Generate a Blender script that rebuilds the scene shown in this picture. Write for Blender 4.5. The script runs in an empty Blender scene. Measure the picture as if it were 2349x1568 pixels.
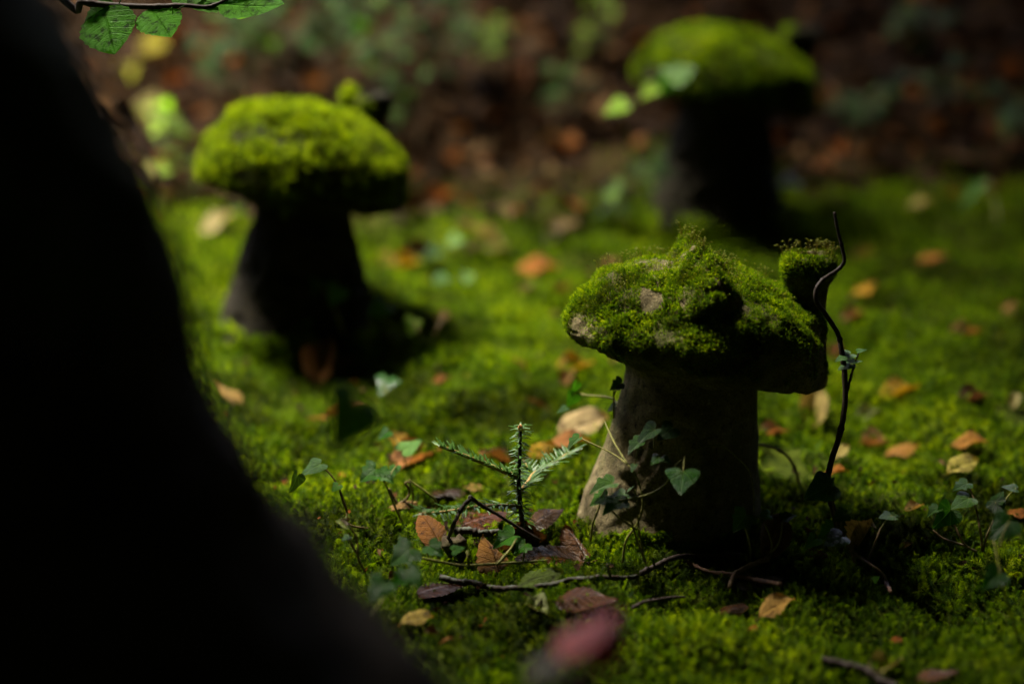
import bpy, math, random
import numpy as np
from mathutils import Vector, Matrix

scene = bpy.context.scene
C = scene.collection
random.seed(7)
R = math.radians

# ------------------------------------------------------------------ camera
FOCAL, SENSOR = 85.0, 36.0
PITCH = R(12.0)
CAM = Vector((0.0, 0.0, 0.636))
cam_d = bpy.data.cameras.new('camera')
cam = bpy.data.objects.new('camera', cam_d)
C.objects.link(cam)
cam.location = CAM
cam.rotation_euler = (math.pi / 2 - PITCH, 0, 0)
cam_d.lens = FOCAL
cam_d.sensor_width = SENSOR
cam_d.clip_start = 0.02
cam_d.clip_end = 500
cam_d.dof.use_dof = True
cam_d.dof.focus_distance = 2.165
cam_d.dof.aperture_fstop = 1.6
scene.camera = cam

# ------------------------------------------------------------------ light
SUN_DIR = Vector((-0.40, 0.27, 1.0)).normalized()          # towards the sun
world = bpy.data.worlds.new('World')
scene.world = world
world.use_nodes = True
wt = world.node_tree
bg = wt.nodes['Background']
sky = wt.nodes.new('ShaderNodeTexSky')
sky.sky_type = 'NISHITA'
sky.sun_disc = False
sky.air_density = 0.4
sky.dust_density = 6.0
sky.sun_elevation = math.asin(SUN_DIR.z)
sky.sun_rotation = math.atan2(SUN_DIR.x, SUN_DIR.y)
wt.links.new(sky.outputs[0], bg.inputs[0])
bg.inputs[1].default_value = 0.13
sun_d = bpy.data.lights.new('sun', 'SUN')
sun_d.energy = 5.0
sun_d.angle = R(17.0)
sun_d.color = (1.0, 0.93, 0.76)
sun = bpy.data.objects.new('sun', sun_d)
C.objects.link(sun)
sun.rotation_euler = SUN_DIR.to_track_quat('Z', 'Y').to_euler()
sun.location = SUN_DIR * 20
vs = scene.view_settings
vs.view_transform = 'Standard'
vs.look = 'None'
vs.exposure = 2.55
vs.gamma = 1.0
scene.render.engine = 'CYCLES'
cy = scene.cycles
cy.use_denoising = True
cy.max_bounces = 6
cy.diffuse_bounces = 3
cy.glossy_bounces = 2
cy.transmission_bounces = 4
cy.transparent_max_bounces = 4
cy.caustics_reflective = False
cy.caustics_refractive = False
cy.sample_clamp_indirect = 4.0

# ------------------------------------------------------------------ maths helpers
PW, PH = 2349.0, 1568.0
FPX = FOCAL / SENSOR * PW
FWD = Vector((0, math.cos(PITCH), -math.sin(PITCH)))
UP = Vector((0, math.sin(PITCH), math.cos(PITCH)))
RIGHT = Vector((1, 0, 0))


def hash3(ix, iy, iz):
    with np.errstate(over='ignore'):
        h = (ix.astype(np.uint32) * np.uint32(374761393) + iy.astype(np.uint32) * np.uint32(668265263)
             + iz.astype(np.uint32) * np.uint32(2246822519))
        h = (h ^ (h >> np.uint32(13))) * np.uint32(1274126177)
        h = (h ^ (h >> np.uint32(15))) * np.uint32(2654435761)
        h = h ^ (h >> np.uint32(16))
    return h.astype(np.float64) / 4294967295.0 * 2 - 1


def vnoise(p):
    p = np.asarray(p, float)
    i = np.floor(p)
    f = p - i
    u = f * f * f * (f * (f * 6 - 15) + 10)
    i = i.astype(np.int64)
    r = 0
    for dx in (0, 1):
        wx = u[:, 0] if dx else 1 - u[:, 0]
        for dy in (0, 1):
            wy = u[:, 1] if dy else 1 - u[:, 1]
            for dz in (0, 1):
                wz = u[:, 2] if dz else 1 - u[:, 2]
                r = r + wx * wy * wz * hash3(i[:, 0] + dx, i[:, 1] + dy, i[:, 2] + dz)
    return r


def fbm(p, octs=4, gain=0.5):
    p = np.asarray(p, float)
    a, s, t = 1.0, 0, 0
    for k in range(octs):
        s = s + a * vnoise(p * (2.03 ** k) + 17.3 * k)
        t += a
        a *= gain
    return s / t


def softplus(v, s):
    v = np.asarray(v, float) / s
    return s * np.where(v > 30, v, np.log1p(np.exp(np.minimum(v, 30))))


def ground_z(x, y):
    x = np.atleast_1d(np.asarray(x, float))
    y = np.atleast_1d(np.asarray(y, float))
    yy = -1.0 + softplus(y + 1.0, 0.3)
    yy = 9.0 - softplus(9.0 - yy, 0.5)
    z = 0.137 * (yy - 2.155) + 0.30 * (softplus(yy - 3.38, 0.10) - softplus(yy - 6.0, 0.4))
    p = np.stack([x, y, np.zeros_like(x)], 1)
    n = 0.016 * fbm(p * 5.0, 2) + 0.014 * vnoise(p * 13 + 5) + 0.009 * vnoise(p * 30 + 9)
    return z + n


def gz1(x, y):
    return float(ground_z([x], [y])[0])


def P(px, py, depth):
    return CAM + depth * (FWD + RIGHT * ((px - PW / 2) / FPX) + UP * ((PH / 2 - py) / FPX))


_T = np.linspace(0.9, 7.0, 1200)


def GD(px, py):
    d = FWD + RIGHT * ((px - PW / 2) / FPX) + UP * ((PH / 2 - py) / FPX)
    x = CAM.x + _T * d.x
    y = CAM.y + _T * d.y
    z = CAM.z + _T * d.z
    below = np.nonzero(z < ground_z(x, y))[0]
    return float(_T[below[0]]) if len(below) else 7.0


def G(px, py, lift=0.0):
    p = P(px, py, GD(px, py))
    p.z = gz1(p.x, p.y) + lift
    return p


# ------------------------------------------------------------------ object helpers
def mesh_of(name, verts, faces, mat=None, uv=None, smooth=True):
    me = bpy.data.meshes.new(name)
    me.from_pydata([tuple(v) for v in verts], [], [tuple(f) for f in faces])
    if uv is not None:
        lay = me.uv_layers.new(name='UVMap')
        idx = np.empty(len(me.loops), np.int32)
        me.loops.foreach_get('vertex_index', idx)
        lay.data.foreach_set('uv', np.asarray(uv, np.float32)[idx].ravel())
    if smooth:
        me.polygons.foreach_set('use_smooth', np.ones(len(me.polygons), bool))
    if mat:
        me.materials.append(mat)
    me.update()
    return me


def tag(o, label=None, cat=None, group=None, kind=None):
    if label:
        o['label'] = label
    if cat:
        o['category'] = cat
    if group:
        o['group'] = group
    if kind:
        o['kind'] = kind
    return o


def obj(name, me, parent=None, loc=None, link=True):
    o = bpy.data.objects.new(name, me)
    if link:
        C.objects.link(o)
    if parent is not None:
        o.parent = parent
    if loc is not None:
        o.location = loc
    return o


def empty(name, loc=(0, 0, 0), rz=0.0, scale=1.0):
    o = bpy.data.objects.new(name, None)
    C.objects.link(o)
    o.empty_display_size = 0.05
    o.location = loc
    o.rotation_euler = (0, 0, rz)
    o.scale = (scale,) * 3
    return o


def catmull(pts, sub):
    pts = [Vector(p) for p in pts]
    if len(pts) < 3 or sub < 2:
        return pts
    q = [pts[0] * 2 - pts[1]] + pts + [pts[-1] * 2 - pts[-2]]
    out = []
    for i in range(1, len(q) - 2):
        a, b, c, d = q[i - 1:i + 3]
        for k in range(sub):
            t = k / sub
            out.append(0.5 * ((2 * b) + (c - a) * t + (2 * a - 5 * b + 4 * c - d) * t * t
                              + (3 * b - a - 3 * c + d) * t ** 3))
    out.append(pts[-1])
    return out


def tube(pts, r0, r1, sides=6, sub=6, rough=0.0, seed=0, knots=0):
    p = catmull(pts, sub)
    n = len(p)
    rnd = random.Random(seed)
    verts, faces = [], []
    prev = None
    ks = [rnd.randrange(1, max(2, n - 1)) for _ in range(knots)]
    for i, c in enumerate(p):
        t = (p[min(i + 1, n - 1)] - p[max(i - 1, 0)])
        t = t.normalized() if t.length > 1e-9 else Vector((0, 0, 1))
        a = prev if prev is not None else (Vector((0, 1, 0.3)) if abs(t.y) < 0.9 else Vector((1, 0, 0)))
        u = (a - t * a.dot(t)).normalized()
        prev = u
        v = t.cross(u)
        f = i / max(1, n - 1)
        r = r0 + (r1 - r0) * f
        if i in ks:
            r *= 1.35
        for k in range(sides):
            an = 2 * math.pi * k / sides
            rr = r * (1 + rough * (rnd.random() - 0.5) * 2)
            verts.append(c + u * (rr * math.cos(an)) + v * (rr * math.sin(an)))
    for i in range(n - 1):
        for k in range(sides):
            a, b = i * sides + k, i * sides + (k + 1) % sides
            faces.append((a, b, b + sides, a + sides))
    faces.append(tuple(range(sides - 1, -1, -1)))
    faces.append(tuple(range((n - 1) * sides, n * sides)))
    return verts, faces


def tube_obj(name, pts, r0, r1, mat, parent=None, **kw):
    v, f = tube(pts, r0, r1, **kw)
    o0 = Vector(pts[0])
    if parent is None:
        v = [q - o0 for q in v]
        return obj(name, mesh_of(name, v, f, mat), None, o0)
    base = parent.matrix_basis.inverted()
    pp = parent.parent
    if pp is not None:
        base = base @ pp.matrix_basis.inverted()
    v = [base @ q for q in v]
    return obj(name, mesh_of(name, v, f, mat), parent)


# ------------------------------------------------------------------ materials
class N:
    def __init__(self, name):
        self.m = bpy.data.materials.new(name)
        self.m.use_nodes = True
        self.t = self.m.node_tree
        self.b = self.t.nodes['Principled BSDF']
        self.out = self.t.nodes['Material Output']

    def n(self, typ, **kw):
        x = self.t.nodes.new(typ)
        for k, v in kw.items():
            setattr(x, k, v)
        return x

    def l(self, a, b):
        self.t.links.new(a, b)

    def noise(self, scale, detail=4, coord=None, rough=0.6):
        x = self.n('ShaderNodeTexNoise')
        x.inputs['Scale'].default_value = scale
        x.inputs['Detail'].default_value = detail
        x.inputs['Roughness'].default_value = rough
        if coord is not None:
            self.l(coord, x.inputs['Vector'])
        return x

    def ramp(self, fac, stops):
        x = self.n('ShaderNodeValToRGB')
        el = x.color_ramp.elements
        while len(el) < len(stops):
            el.new(0.5)
        for e, (p, c) in zip(el, stops):
            e.position = p
            e.color = (*c, 1) if len(c) == 3 else c
        self.l(fac, x.inputs[0])
        return x.outputs[0]

    def mix(self, fac, a, b, blend='MIX'):
        x = self.n('ShaderNodeMix', data_type='RGBA', blend_type=blend)
        for sock, val in ((0, fac), (6, a), (7, b)):
            if isinstance(val, (int, float)):
                x.inputs[sock].default_value = val
            elif isinstance(val, tuple):
                x.inputs[sock].default_value = (*val, 1)
            else:
                self.l(val, x.inputs[sock])
        return x.outputs[2]

    def math(self, op, a, b=None, clamp=False):
        x = self.n('ShaderNodeMath', operation=op, use_clamp=clamp)
        for i, v in enumerate((a, b)):
            if v is None:
                continue
            if isinstance(v, (int, float)):
                x.inputs[i].default_value = v
            else:
                self.l(v, x.inputs[i])
        return x.outputs[0]

    def bump(self, h, strength, dist):
        x = self.n('ShaderNodeBump')
        x.inputs['Strength'].default_value = strength
        x.inputs['Distance'].default_value = dist
        self.l(h, x.inputs['Height'])
        self.l(x.outputs[0], self.b.inputs['Normal'])
        return x

    def translucent(self, col, fac):
        tr = self.n('ShaderNodeBsdfTranslucent')
        if isinstance(col, tuple):
            tr.inputs[0].default_value = (*col, 1)
        else:
            self.l(col, tr.inputs[0])
        mx = self.n('ShaderNodeMixShader')
        mx.inputs[0].default_value = fac
        self.l(self.b.outputs[0], mx.inputs[1])
        self.l(tr.outputs[0], mx.inputs[2])
        self.l(mx.outputs[0], self.out.inputs['Surface'])

    def rough(self, v, spec=0.5):
        self.b.inputs['Roughness'].default_value = v
        self.b.inputs['Specular IOR Level'].default_value = spec


def moss_material(name, dark, mid, light, scale):
    k = N(name)
    oi = k.n('ShaderNodeObjectInfo')
    geo = k.n('ShaderNodeNewGeometry')
    base = k.ramp(oi.outputs['Random'], [(0.0, dark), (0.55, mid), (1.0, light)])
    nz = k.noise(scale, 3, geo.outputs['Position'])
    patch = k.ramp(nz.outputs[0], [(0.36, (0.30, 0.28, 0.3)), (0.50, (0.78, 0.85, 0.7)), (0.64, (1.3, 1.2, 0.8))])
    col = k.mix(1.0, base, patch, 'MULTIPLY')
    k.l(col, k.b.inputs['Base Color'])
    k.rough(0.6, 0.06)
    tcol = k.mix(1.0, col, (1.4, 1.35, 0.5), 'MULTIPLY')
    k.translucent(tcol, 0.48)
    return k.m


M = {}
M['moss'] = moss_material('moss', (0.012, 0.032, 0.001), (0.062, 0.115, 0.002), (0.17, 0.24, 0.003), 6)
M['cap_moss'] = moss_material('cap_moss', (0.036, 0.085, 0.002), (0.12, 0.205, 0.002), (0.27, 0.36, 0.004), 26)
M['cap_moss_yellow'] = moss_material('cap_moss_yellow', (0.075, 0.125, 0.002), (0.15, 0.215, 0.003), (0.24, 0.31, 0.005), 60)

k = N('spore_stalk')
k.b.inputs['Base Color'].default_value = (0.11, 0.085, 0.012, 1)
k.rough(0.5, 0.1)
k.translucent((0.30, 0.26, 0.03), 0.35)
M['spore'] = k.m
k = N('spore_capsule')
k.b.inputs['Base Color'].default_value = (0.14, 0.17, 0.02, 1)
k.rough(0.5, 0.1)
k.translucent((0.45, 0.45, 0.06), 0.4)
M['capsule'] = k.m

# forest floor: dark soil under the moss, brown humus on the bank
k = N('forest_floor')
geo = k.n('ShaderNodeNewGeometry')
sep = k.n('ShaderNodeSeparateXYZ')
k.l(geo.outputs['Position'], sep.inputs[0])
n1 = k.noise(2.2, 4, geo.outputs['Position'])
edge = k.math('ADD', sep.outputs[1], k.math('MULTIPLY', n1.outputs[0], 0.5))
mask = k.ramp(k.math('MULTIPLY', k.math('SUBTRACT', edge, 3.1), 2.0, True), [(0.2, (0, 0, 0)), (0.9, (1, 1, 1))])
n2 = k.noise(45, 6, geo.outputs['Position'])
mossc = k.ramp(n2.outputs[0], [(0.3, (0.010, 0.016, 0.002)), (0.7, (0.045, 0.06, 0.005))])
n3 = k.noise(30, 6, geo.outputs['Position'])
soil = k.ramp(n3.outputs[0], [(0.3, (0.007, 0.004, 0.002)), (0.55, (0.02, 0.011, 0.005)), (0.75, (0.045, 0.023, 0.010))])
k.l(k.mix(mask, mossc, soil), k.b.inputs['Base Color'])
k.rough(0.9, 0.02)
k.bump(n2.outputs[0], 0.8, 0.01)
M['floor'] = k.m

# weathered cast stone, and the same stone in a far darker tone for the two rear mushrooms
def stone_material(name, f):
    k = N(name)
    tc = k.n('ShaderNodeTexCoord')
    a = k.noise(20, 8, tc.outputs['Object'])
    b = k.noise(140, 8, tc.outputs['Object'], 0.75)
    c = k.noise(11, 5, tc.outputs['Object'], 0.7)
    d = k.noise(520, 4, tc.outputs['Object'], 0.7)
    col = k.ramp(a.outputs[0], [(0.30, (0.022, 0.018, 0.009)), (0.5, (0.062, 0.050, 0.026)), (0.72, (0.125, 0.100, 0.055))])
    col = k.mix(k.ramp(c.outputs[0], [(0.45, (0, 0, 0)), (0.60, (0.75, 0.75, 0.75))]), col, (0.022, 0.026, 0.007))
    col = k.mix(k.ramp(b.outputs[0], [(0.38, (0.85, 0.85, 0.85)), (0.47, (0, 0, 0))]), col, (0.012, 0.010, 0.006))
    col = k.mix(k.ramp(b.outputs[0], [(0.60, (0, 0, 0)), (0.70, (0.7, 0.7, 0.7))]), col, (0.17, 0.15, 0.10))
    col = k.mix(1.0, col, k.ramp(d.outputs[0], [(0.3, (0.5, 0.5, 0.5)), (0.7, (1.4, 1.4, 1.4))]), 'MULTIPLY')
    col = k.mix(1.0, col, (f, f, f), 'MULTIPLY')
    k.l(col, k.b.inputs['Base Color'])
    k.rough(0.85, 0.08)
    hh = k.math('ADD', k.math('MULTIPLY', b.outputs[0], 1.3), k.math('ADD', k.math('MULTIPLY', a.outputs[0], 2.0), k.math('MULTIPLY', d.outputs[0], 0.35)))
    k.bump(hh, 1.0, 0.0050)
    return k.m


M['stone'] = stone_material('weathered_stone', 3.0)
M['dark_stone'] = stone_material('darker_stone', 0.30)

# dark bark with moss film
k = N('beech_bark')
tc = k.n('ShaderNodeTexCoord')
a = k.noise(14, 8, tc.outputs['Object'])
b = k.noise(60, 6, tc.outputs['Object'])
c = k.noise(4, 4, tc.outputs['Object'])
col = k.ramp(a.outputs[0], [(0.3, (0.012, 0.009, 0.005)), (0.7, (0.075, 0.058, 0.036))])
col = k.mix(k.ramp(c.outputs[0], [(0.5, (0, 0, 0)), (0.7, (0.8, 0.8, 0.8))]), col, (0.06, 0.085, 0.012))
k.l(col, k.b.inputs['Base Color'])
k.rough(0.9, 0.05)
k.bump(k.math('ADD', b.outputs[0], a.outputs[0]), 0.8, 0.012)
M['bark'] = k.m


def twig_material(name, dark, light, lichen=0.0, rough=0.6):
    k = N(name)
    tc = k.n('ShaderNodeTexCoord')
    a = k.noise(300, 5, tc.outputs['Object'])
    col = k.ramp(a.outputs[0], [(0.3, dark), (0.7, light)])
    if lichen:
        b = k.noise(120, 4, tc.outputs['Object'])
        geo = k.n('ShaderNodeNewGeometry')
        s = k.n('ShaderNodeSeparateXYZ')
        k.l(geo.outputs['Normal'], s.inputs[0])
        f = k.ramp(b.outputs[0], [(0.5, (0, 0, 0)), (0.58, (1, 1, 1))])
        f = k.math('MULTIPLY', f, k.math('MULTIPLY', s.outputs[2], lichen, True), True)
        col = k.mix(f, col, (0.10, 0.12, 0.09))
    k.l(col, k.b.inputs['Base Color'])
    k.rough(max(rough, 0.6), 0.1)
    k.bump(a.outputs[0], 0.5, 0.001)
    return k.m


M['twig'] = twig_material('twig_bark', (0.010, 0.007, 0.005), (0.034, 0.023, 0.016), 0.6)
M['dark_twig'] = twig_material('dark_twig_bark', (0.012, 0.009, 0.008), (0.045, 0.032, 0.025), 0.0, 0.4)
M['root'] = twig_material('red_root_bark', (0.05, 0.028, 0.02), (0.16, 0.085, 0.05), 0.0, 0.4)
M['vine'] = twig_material('ivy_stem', (0.06, 0.07, 0.015), (0.20, 0.18, 0.05), 0.0, 0.4)
M['vine_brown'] = twig_material('ivy_old_stem', (0.05, 0.035, 0.018), (0.18, 0.125, 0.06), 0.0, 0.5)


def leaf_material(name, veins, rough, spec, trans, litter=False, count=8.0, tint=(1.35, 1.15, 0.7)):
    """Beech leaf: colour from the object (or, for litter, from the instance), veins and blotches from the leaf's own UVs."""
    k = N(name)
    oi = k.n('ShaderNodeObjectInfo')
    if litter:
        base = k.ramp(oi.outputs['Random'], [(0.0, (0.009, 0.004, 0.002)), (0.25, (0.022, 0.010, 0.004)), (0.45, (0.034, 0.017, 0.007)),
                                             (0.6, (0.065, 0.033, 0.012)), (0.75, (0.016, 0.009, 0.004)), (0.86, (0.15, 0.095, 0.04)),
                                             (0.96, (0.24, 0.075, 0.012))])
    else:
        base = oi.outputs['Color']
    uv = k.n('ShaderNodeUVMap')
    sp = k.n('ShaderNodeSeparateXYZ')
    k.l(uv.outputs[0], sp.inputs[0])
    av = k.math('ABSOLUTE', k.math('SUBTRACT', k.math('MULTIPLY', sp.outputs[0], 2.0), 1.0))
    fr = k.math('FRACT', k.math('SUBTRACT', k.math('MULTIPLY', sp.outputs[1], count), k.math('MULTIPLY', av, 1.7)))
    dist = k.math('ABSOLUTE', k.math('SUBTRACT', fr, 0.5))
    lat = k.ramp(dist, [(0.0, (1, 1, 1)), (0.09, (0, 0, 0))])
    mid = k.ramp(av, [(0.0, (1, 1, 1)), (0.07, (0, 0, 0))])
    vn = k.math('MAXIMUM', lat, mid)
    tc = k.n('ShaderNodeTexCoord')
    loc = k.n('ShaderNodeVectorMath', operation='ADD')
    k.l(tc.outputs['Object'], loc.inputs[0])
    k.l(oi.outputs['Random'], loc.inputs[1])
    n1 = k.noise(5, 6, loc.outputs[0], 0.65)
    blot = k.ramp(n1.outputs[0], [(0.36, (0.22, 0.18, 0.16)), (0.47, (0.85, 0.82, 0.8)), (0.6, (1, 1, 1)), (0.74, (1.3, 1.25, 1.1))])
    col = k.mix(1.0, base, blot, 'MULTIPLY')
    vc = k.mix(1.0, col, veins, 'MULTIPLY')
    col = k.mix(k.math('MULTIPLY', vn, 0.75), col, vc)
    k.l(col, k.b.inputs['Base Color'])
    k.rough(rough, spec)
    n2 = k.noise(38, 3, tc.outputs['Object'])
    k.bump(k.math('ADD', k.math('MULTIPLY', vn, -1.0), n2.outputs[0]), 0.55, 0.02)
    tcol = k.mix(1.0, col, tint, 'MULTIPLY')
    k.translucent(tcol, trans)
    return k.m


M['dry_leaf'] = leaf_material('dry_leaf', (0.35, 0.3, 0.28), 0.5, 0.10, 0.22)
M['wet_leaf'] = leaf_material('wet_leaf', (0.30, 0.26, 0.25), 0.24, 0.28, 0.12)
M['green_leaf'] = leaf_material('green_leaf', (0.8, 0.85, 0.8), 0.5, 0.06, 0.55, tint=(1.2, 1.5, 0.5))
M['litter'] = leaf_material('litter_leaf', (0.6, 0.6, 0.6), 0.6, 0.04, 0.15, litter=True)

# ivy: glossy, pale veins fanning out from the stalk end
def ivy_material(name, rough, spec):
    k = N(name)
    oi = k.n('ShaderNodeObjectInfo')
    tc = k.n('ShaderNodeTexCoord')
    sp = k.n('ShaderNodeSeparateXYZ')
    k.l(tc.outputs['Object'], sp.inputs[0])
    vn = None
    ax = k.math('ABSOLUTE', sp.outputs[0])
    for ang in (90, 52, 14, -30):
        ca, sa = math.cos(R(ang)), math.sin(R(ang))
        d = k.math('ABSOLUTE', k.math('SUBTRACT', k.math('MULTIPLY', ax, sa), k.math('MULTIPLY', sp.outputs[1], ca)))
        line = k.ramp(d, [(0.0, (1, 1, 1)), (0.022, (0, 0, 0))])
        vn = line if vn is None else k.math('MAXIMUM', vn, line)
    n1 = k.noise(6, 5, tc.outputs['Object'])
    col = k.mix(1.0, oi.outputs['Color'], k.ramp(n1.outputs[0], [(0.3, (0.6, 0.65, 0.6)), (0.7, (1.2, 1.2, 1.1))]), 'MULTIPLY')
    col = k.mix(k.math('MULTIPLY', vn, 0.35), col, (0.11, 0.17, 0.04))
    k.l(col, k.b.inputs['Base Color'])
    k.rough(rough, spec)
    n2 = k.noise(14, 4, tc.outputs['Object'])
    k.bump(k.math('ADD', n2.outputs[0], k.math('MULTIPLY', vn, -0.6)), 0.4, 0.04)
    k.translucent(k.mix(1.0, col, (1.3, 1.7, 0.5), 'MULTIPLY'), 0.3)
    return k.m


M['ivy'] = ivy_material('ivy_leaf', 0.32, 0.14)
M['ivy_gloss'] = ivy_material('glossy_ivy_leaf', 0.16, 0.8)
M['ivy_far'] = ivy_material('dull_ivy_leaf', 0.5, 0.05)


k = N('spruce_needle')
oi = k.n('ShaderNodeObjectInfo')
geo = k.n('ShaderNodeNewGeometry')
n1 = k.noise(260, 2, geo.outputs['Position'])
k.l(k.ramp(n1.outputs[0], [(0.3, (0.022, 0.065, 0.010)), (0.7, (0.07, 0.15, 0.028))]), k.b.inputs['Base Color'])
k.rough(0.36, 0.18)
k.translucent((0.09, 0.19, 0.04), 0.25)
M['needle'] = k.m
M['shoot'] = twig_material('young_shoot', (0.16, 0.11, 0.035), (0.30, 0.20, 0.07), 0.0, 0.5)
k = N('bud_scale')
k.b.inputs['Base Color'].default_value = (0.45, 0.19, 0.06, 1)
k.rough(0.35)
M['bud'] = k.m
k = N('shade_canopy_leaf')
k.b.inputs['Base Color'].default_value = (0.035, 0.06, 0.012, 1)
k.rough(0.5, 0.3)
k.translucent((0.05, 0.09, 0.01), 0.25)
M['shade_canopy'] = k.m

# ------------------------------------------------------------------ ground: one sheet to the horizon
def axis(lo, hi, step, far):
    core = list(np.arange(lo, hi + 1e-6, step))
    s, out_hi, out_lo = step, [], []
    v = hi
    while v < far:
        s *= 1.35
        v += s
        out_hi.append(v)
    s, v = step, lo
    while v > -far:
        s *= 1.35
        v -= s
        out_lo.append(v)
    return np.array(out_lo[::-1] + core + out_hi)


gx = axis(-1.15, 1.15, 0.012, 160)
gy = axis(1.25, 4.5, 0.012, 160)
XX, YY = np.meshgrid(gx, gy)
ZZ = ground_z(XX.ravel(), YY.ravel())
gv = np.stack([XX.ravel(), YY.ravel(), ZZ], 1)
nx, ny = len(gx), len(gy)
ii = (np.arange(ny - 1)[:, None] * nx + np.arange(nx - 1)[None]).ravel()
gf = np.stack([ii, ii + 1, ii + 1 + nx, ii + nx], 1)
ground = obj('ground', mesh_of('ground', gv.tolist(), gf.tolist(), M['floor']))
tag(ground, 'mossy woodland floor rising to a leaf-littered bank', None, None, 'structure')


# ------------------------------------------------------------------ scatter by geometry nodes
def scatter(name, pts, eul, scl, variants, parent=None, idx=None, seed=0):
    n = len(pts)
    me = bpy.data.meshes.new(name)
    me.vertices.add(n)
    me.vertices.foreach_set('co', np.asarray(pts, np.float32).ravel())
    rng = np.random.default_rng(seed)
    if idx is None:
        idx = rng.integers(0, len(variants), n)
    at = me.attributes.new('turn', 'FLOAT_VECTOR', 'POINT')
    at.data.foreach_set('vector', np.asarray(eul, np.float32).ravel())
    at = me.attributes.new('size', 'FLOAT', 'POINT')
    at.data.foreach_set('value', np.asarray(scl, np.float32).ravel())
    at = me.attributes.new('pick', 'INT', 'POINT')
    at.data.foreach_set('value', np.asarray(idx, np.int32).ravel())
    o = obj(name, me, parent)
    ng = bpy.data.node_groups.new(name + '_scatter', 'GeometryNodeTree')
    ng.interface.new_socket('Geometry', in_out='INPUT', socket_type='NodeSocketGeometry')
    ng.interface.new_socket('Geometry', in_out='OUTPUT', socket_type='NodeSocketGeometry')
    gi = ng.nodes.new('NodeGroupInput')
    go = ng.nodes.new('NodeGroupOutput')
    m2p = ng.nodes.new('GeometryNodeMeshToPoints')
    ip = ng.nodes.new('GeometryNodeInstanceOnPoints')
    jn = ng.nodes.new('GeometryNodeJoinGeometry')
    for v in variants:
        oi = ng.nodes.new('GeometryNodeObjectInfo')
        oi.inputs['Object'].default_value = v
        oi.inputs['As Instance'].default_value = True
        ng.links.new(oi.outputs['Geometry'], jn.inputs[0])

    def attr(nm, typ):
        x = ng.nodes.new('GeometryNodeInputNamedAttribute')
        x.data_type = typ
        x.inputs['Name'].default_value = nm
        return x.outputs[0]
    ng.links.new(gi.outputs[0], m2p.inputs['Mesh'])
    ng.links.new(m2p.outputs[0], ip.inputs['Points'])
    ng.links.new(jn.outputs[0], ip.inputs['Instance'])
    ip.inputs['Pick Instance'].default_value = True
    ng.links.new(attr('pick', 'INT'), ip.inputs['Instance Index'])
    ng.links.new(attr('turn', 'FLOAT_VECTOR'), ip.inputs['Rotation'])
    ng.links.new(attr('size', 'FLOAT'), ip.inputs['Scale'])
    ng.links.new(ip.outputs[0], go.inputs[0])
    md = o.modifiers.new('scatter', 'NODES')
    md.node_group = ng
    return o


def eulers(dirs, spin):
    """XYZ Euler angles that turn +Z onto each direction after a spin about it."""
    d = dirs / np.linalg.norm(dirs, axis=1, keepdims=True)
    ref = np.where(np.abs(d[:, 2:3]) > 0.95, np.array([[1.0, 0, 0]]), np.array([[0, 0, 1.0]]))
    u = np.cross(ref, d)
    u /= np.linalg.norm(u, axis=1, keepdims=True)
    v = np.cross(d, u)
    cs, sn = np.cos(spin)[:, None], np.sin(spin)[:, None]
    x = u * cs + v * sn
    y = -u * sn + v * cs
    ry = -np.arcsin(np.clip(x[:, 2], -1, 1))
    rx = np.arctan2(y[:, 2], d[:, 2])
    rz = np.arctan2(x[:, 1], x[:, 0])
    return np.stack([rx, ry, rz], 1)


# moss sprigs, one unit tall
def sprig_feather(seed):
    rnd = random.Random(seed)
    v, f = [], []
    bend = rnd.uniform(0.25, 0.6)

    def c(t):
        return Vector((bend * t * t, 0, t * (1 - 0.25 * bend * t)))
    n = 9
    for i in range(n + 1):
        p = c(i / n)
        w = 0.02 * (1 - 0.6 * i / n)
        v += [p + Vector((0, -w, 0)), p + Vector((0, w, 0))]
    for i in range(n):
        f.append((2 * i, 2 * i + 1, 2 * i + 3, 2 * i + 2))
    m = 12
    for i in range(m):
        t = 0.12 + 0.88 * i / (m - 1)
        for s in (-1, 1):
            p = c(t)
            l = 0.34 * (math.sin(math.pi * (0.25 + 0.70 * t)) ** 0.8 + 0.1) * rnd.uniform(0.75, 1.2)
            d = Vector((0.35 + rnd.uniform(-0.2, 0.3), s * 0.9, 0.55 + rnd.uniform(-0.25, 0.25))).normalized()
            side = d.cross(Vector((1, 0, 0.3))).normalized() * 0.042
            b = len(v)
            v += [p, p + d * l * 0.45 + side, p + d * l + Vector((0.02, 0, -0.05)), p + d * l * 0.45 - side]
            f += [(b, b + 1, b + 2, b + 3)]
    return v, f


def sprig_star(seed):
    rnd = random.Random(seed)
    v, f = [], []
    bx, by = rnd.uniform(-0.25, 0.25), rnd.uniform(-0.25, 0.25)
    n = 26
    for i in range(n):
        t = 0.1 + 0.9 * i / n
        an = i * 2.399 + rnd.uniform(-0.3, 0.3)
        p = Vector((bx * t * t, by * t * t, t * 0.85))
        up = 0.35 + 0.9 * t * t
        d = Vector((math.cos(an), math.sin(an), up)).normalized()
        l = rnd.uniform(0.26, 0.4)
        s = d.cross(Vector((0, 0, 1))).normalized() * 0.048
        b = len(v)
        v += [p, p + d * l * 0.4 + s, p + d * l - Vector((0, 0, 0.06)), p + d * l * 0.4 - s]
        f.append((b, b + 1, b + 2, b + 3))
    return v, f


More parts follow.
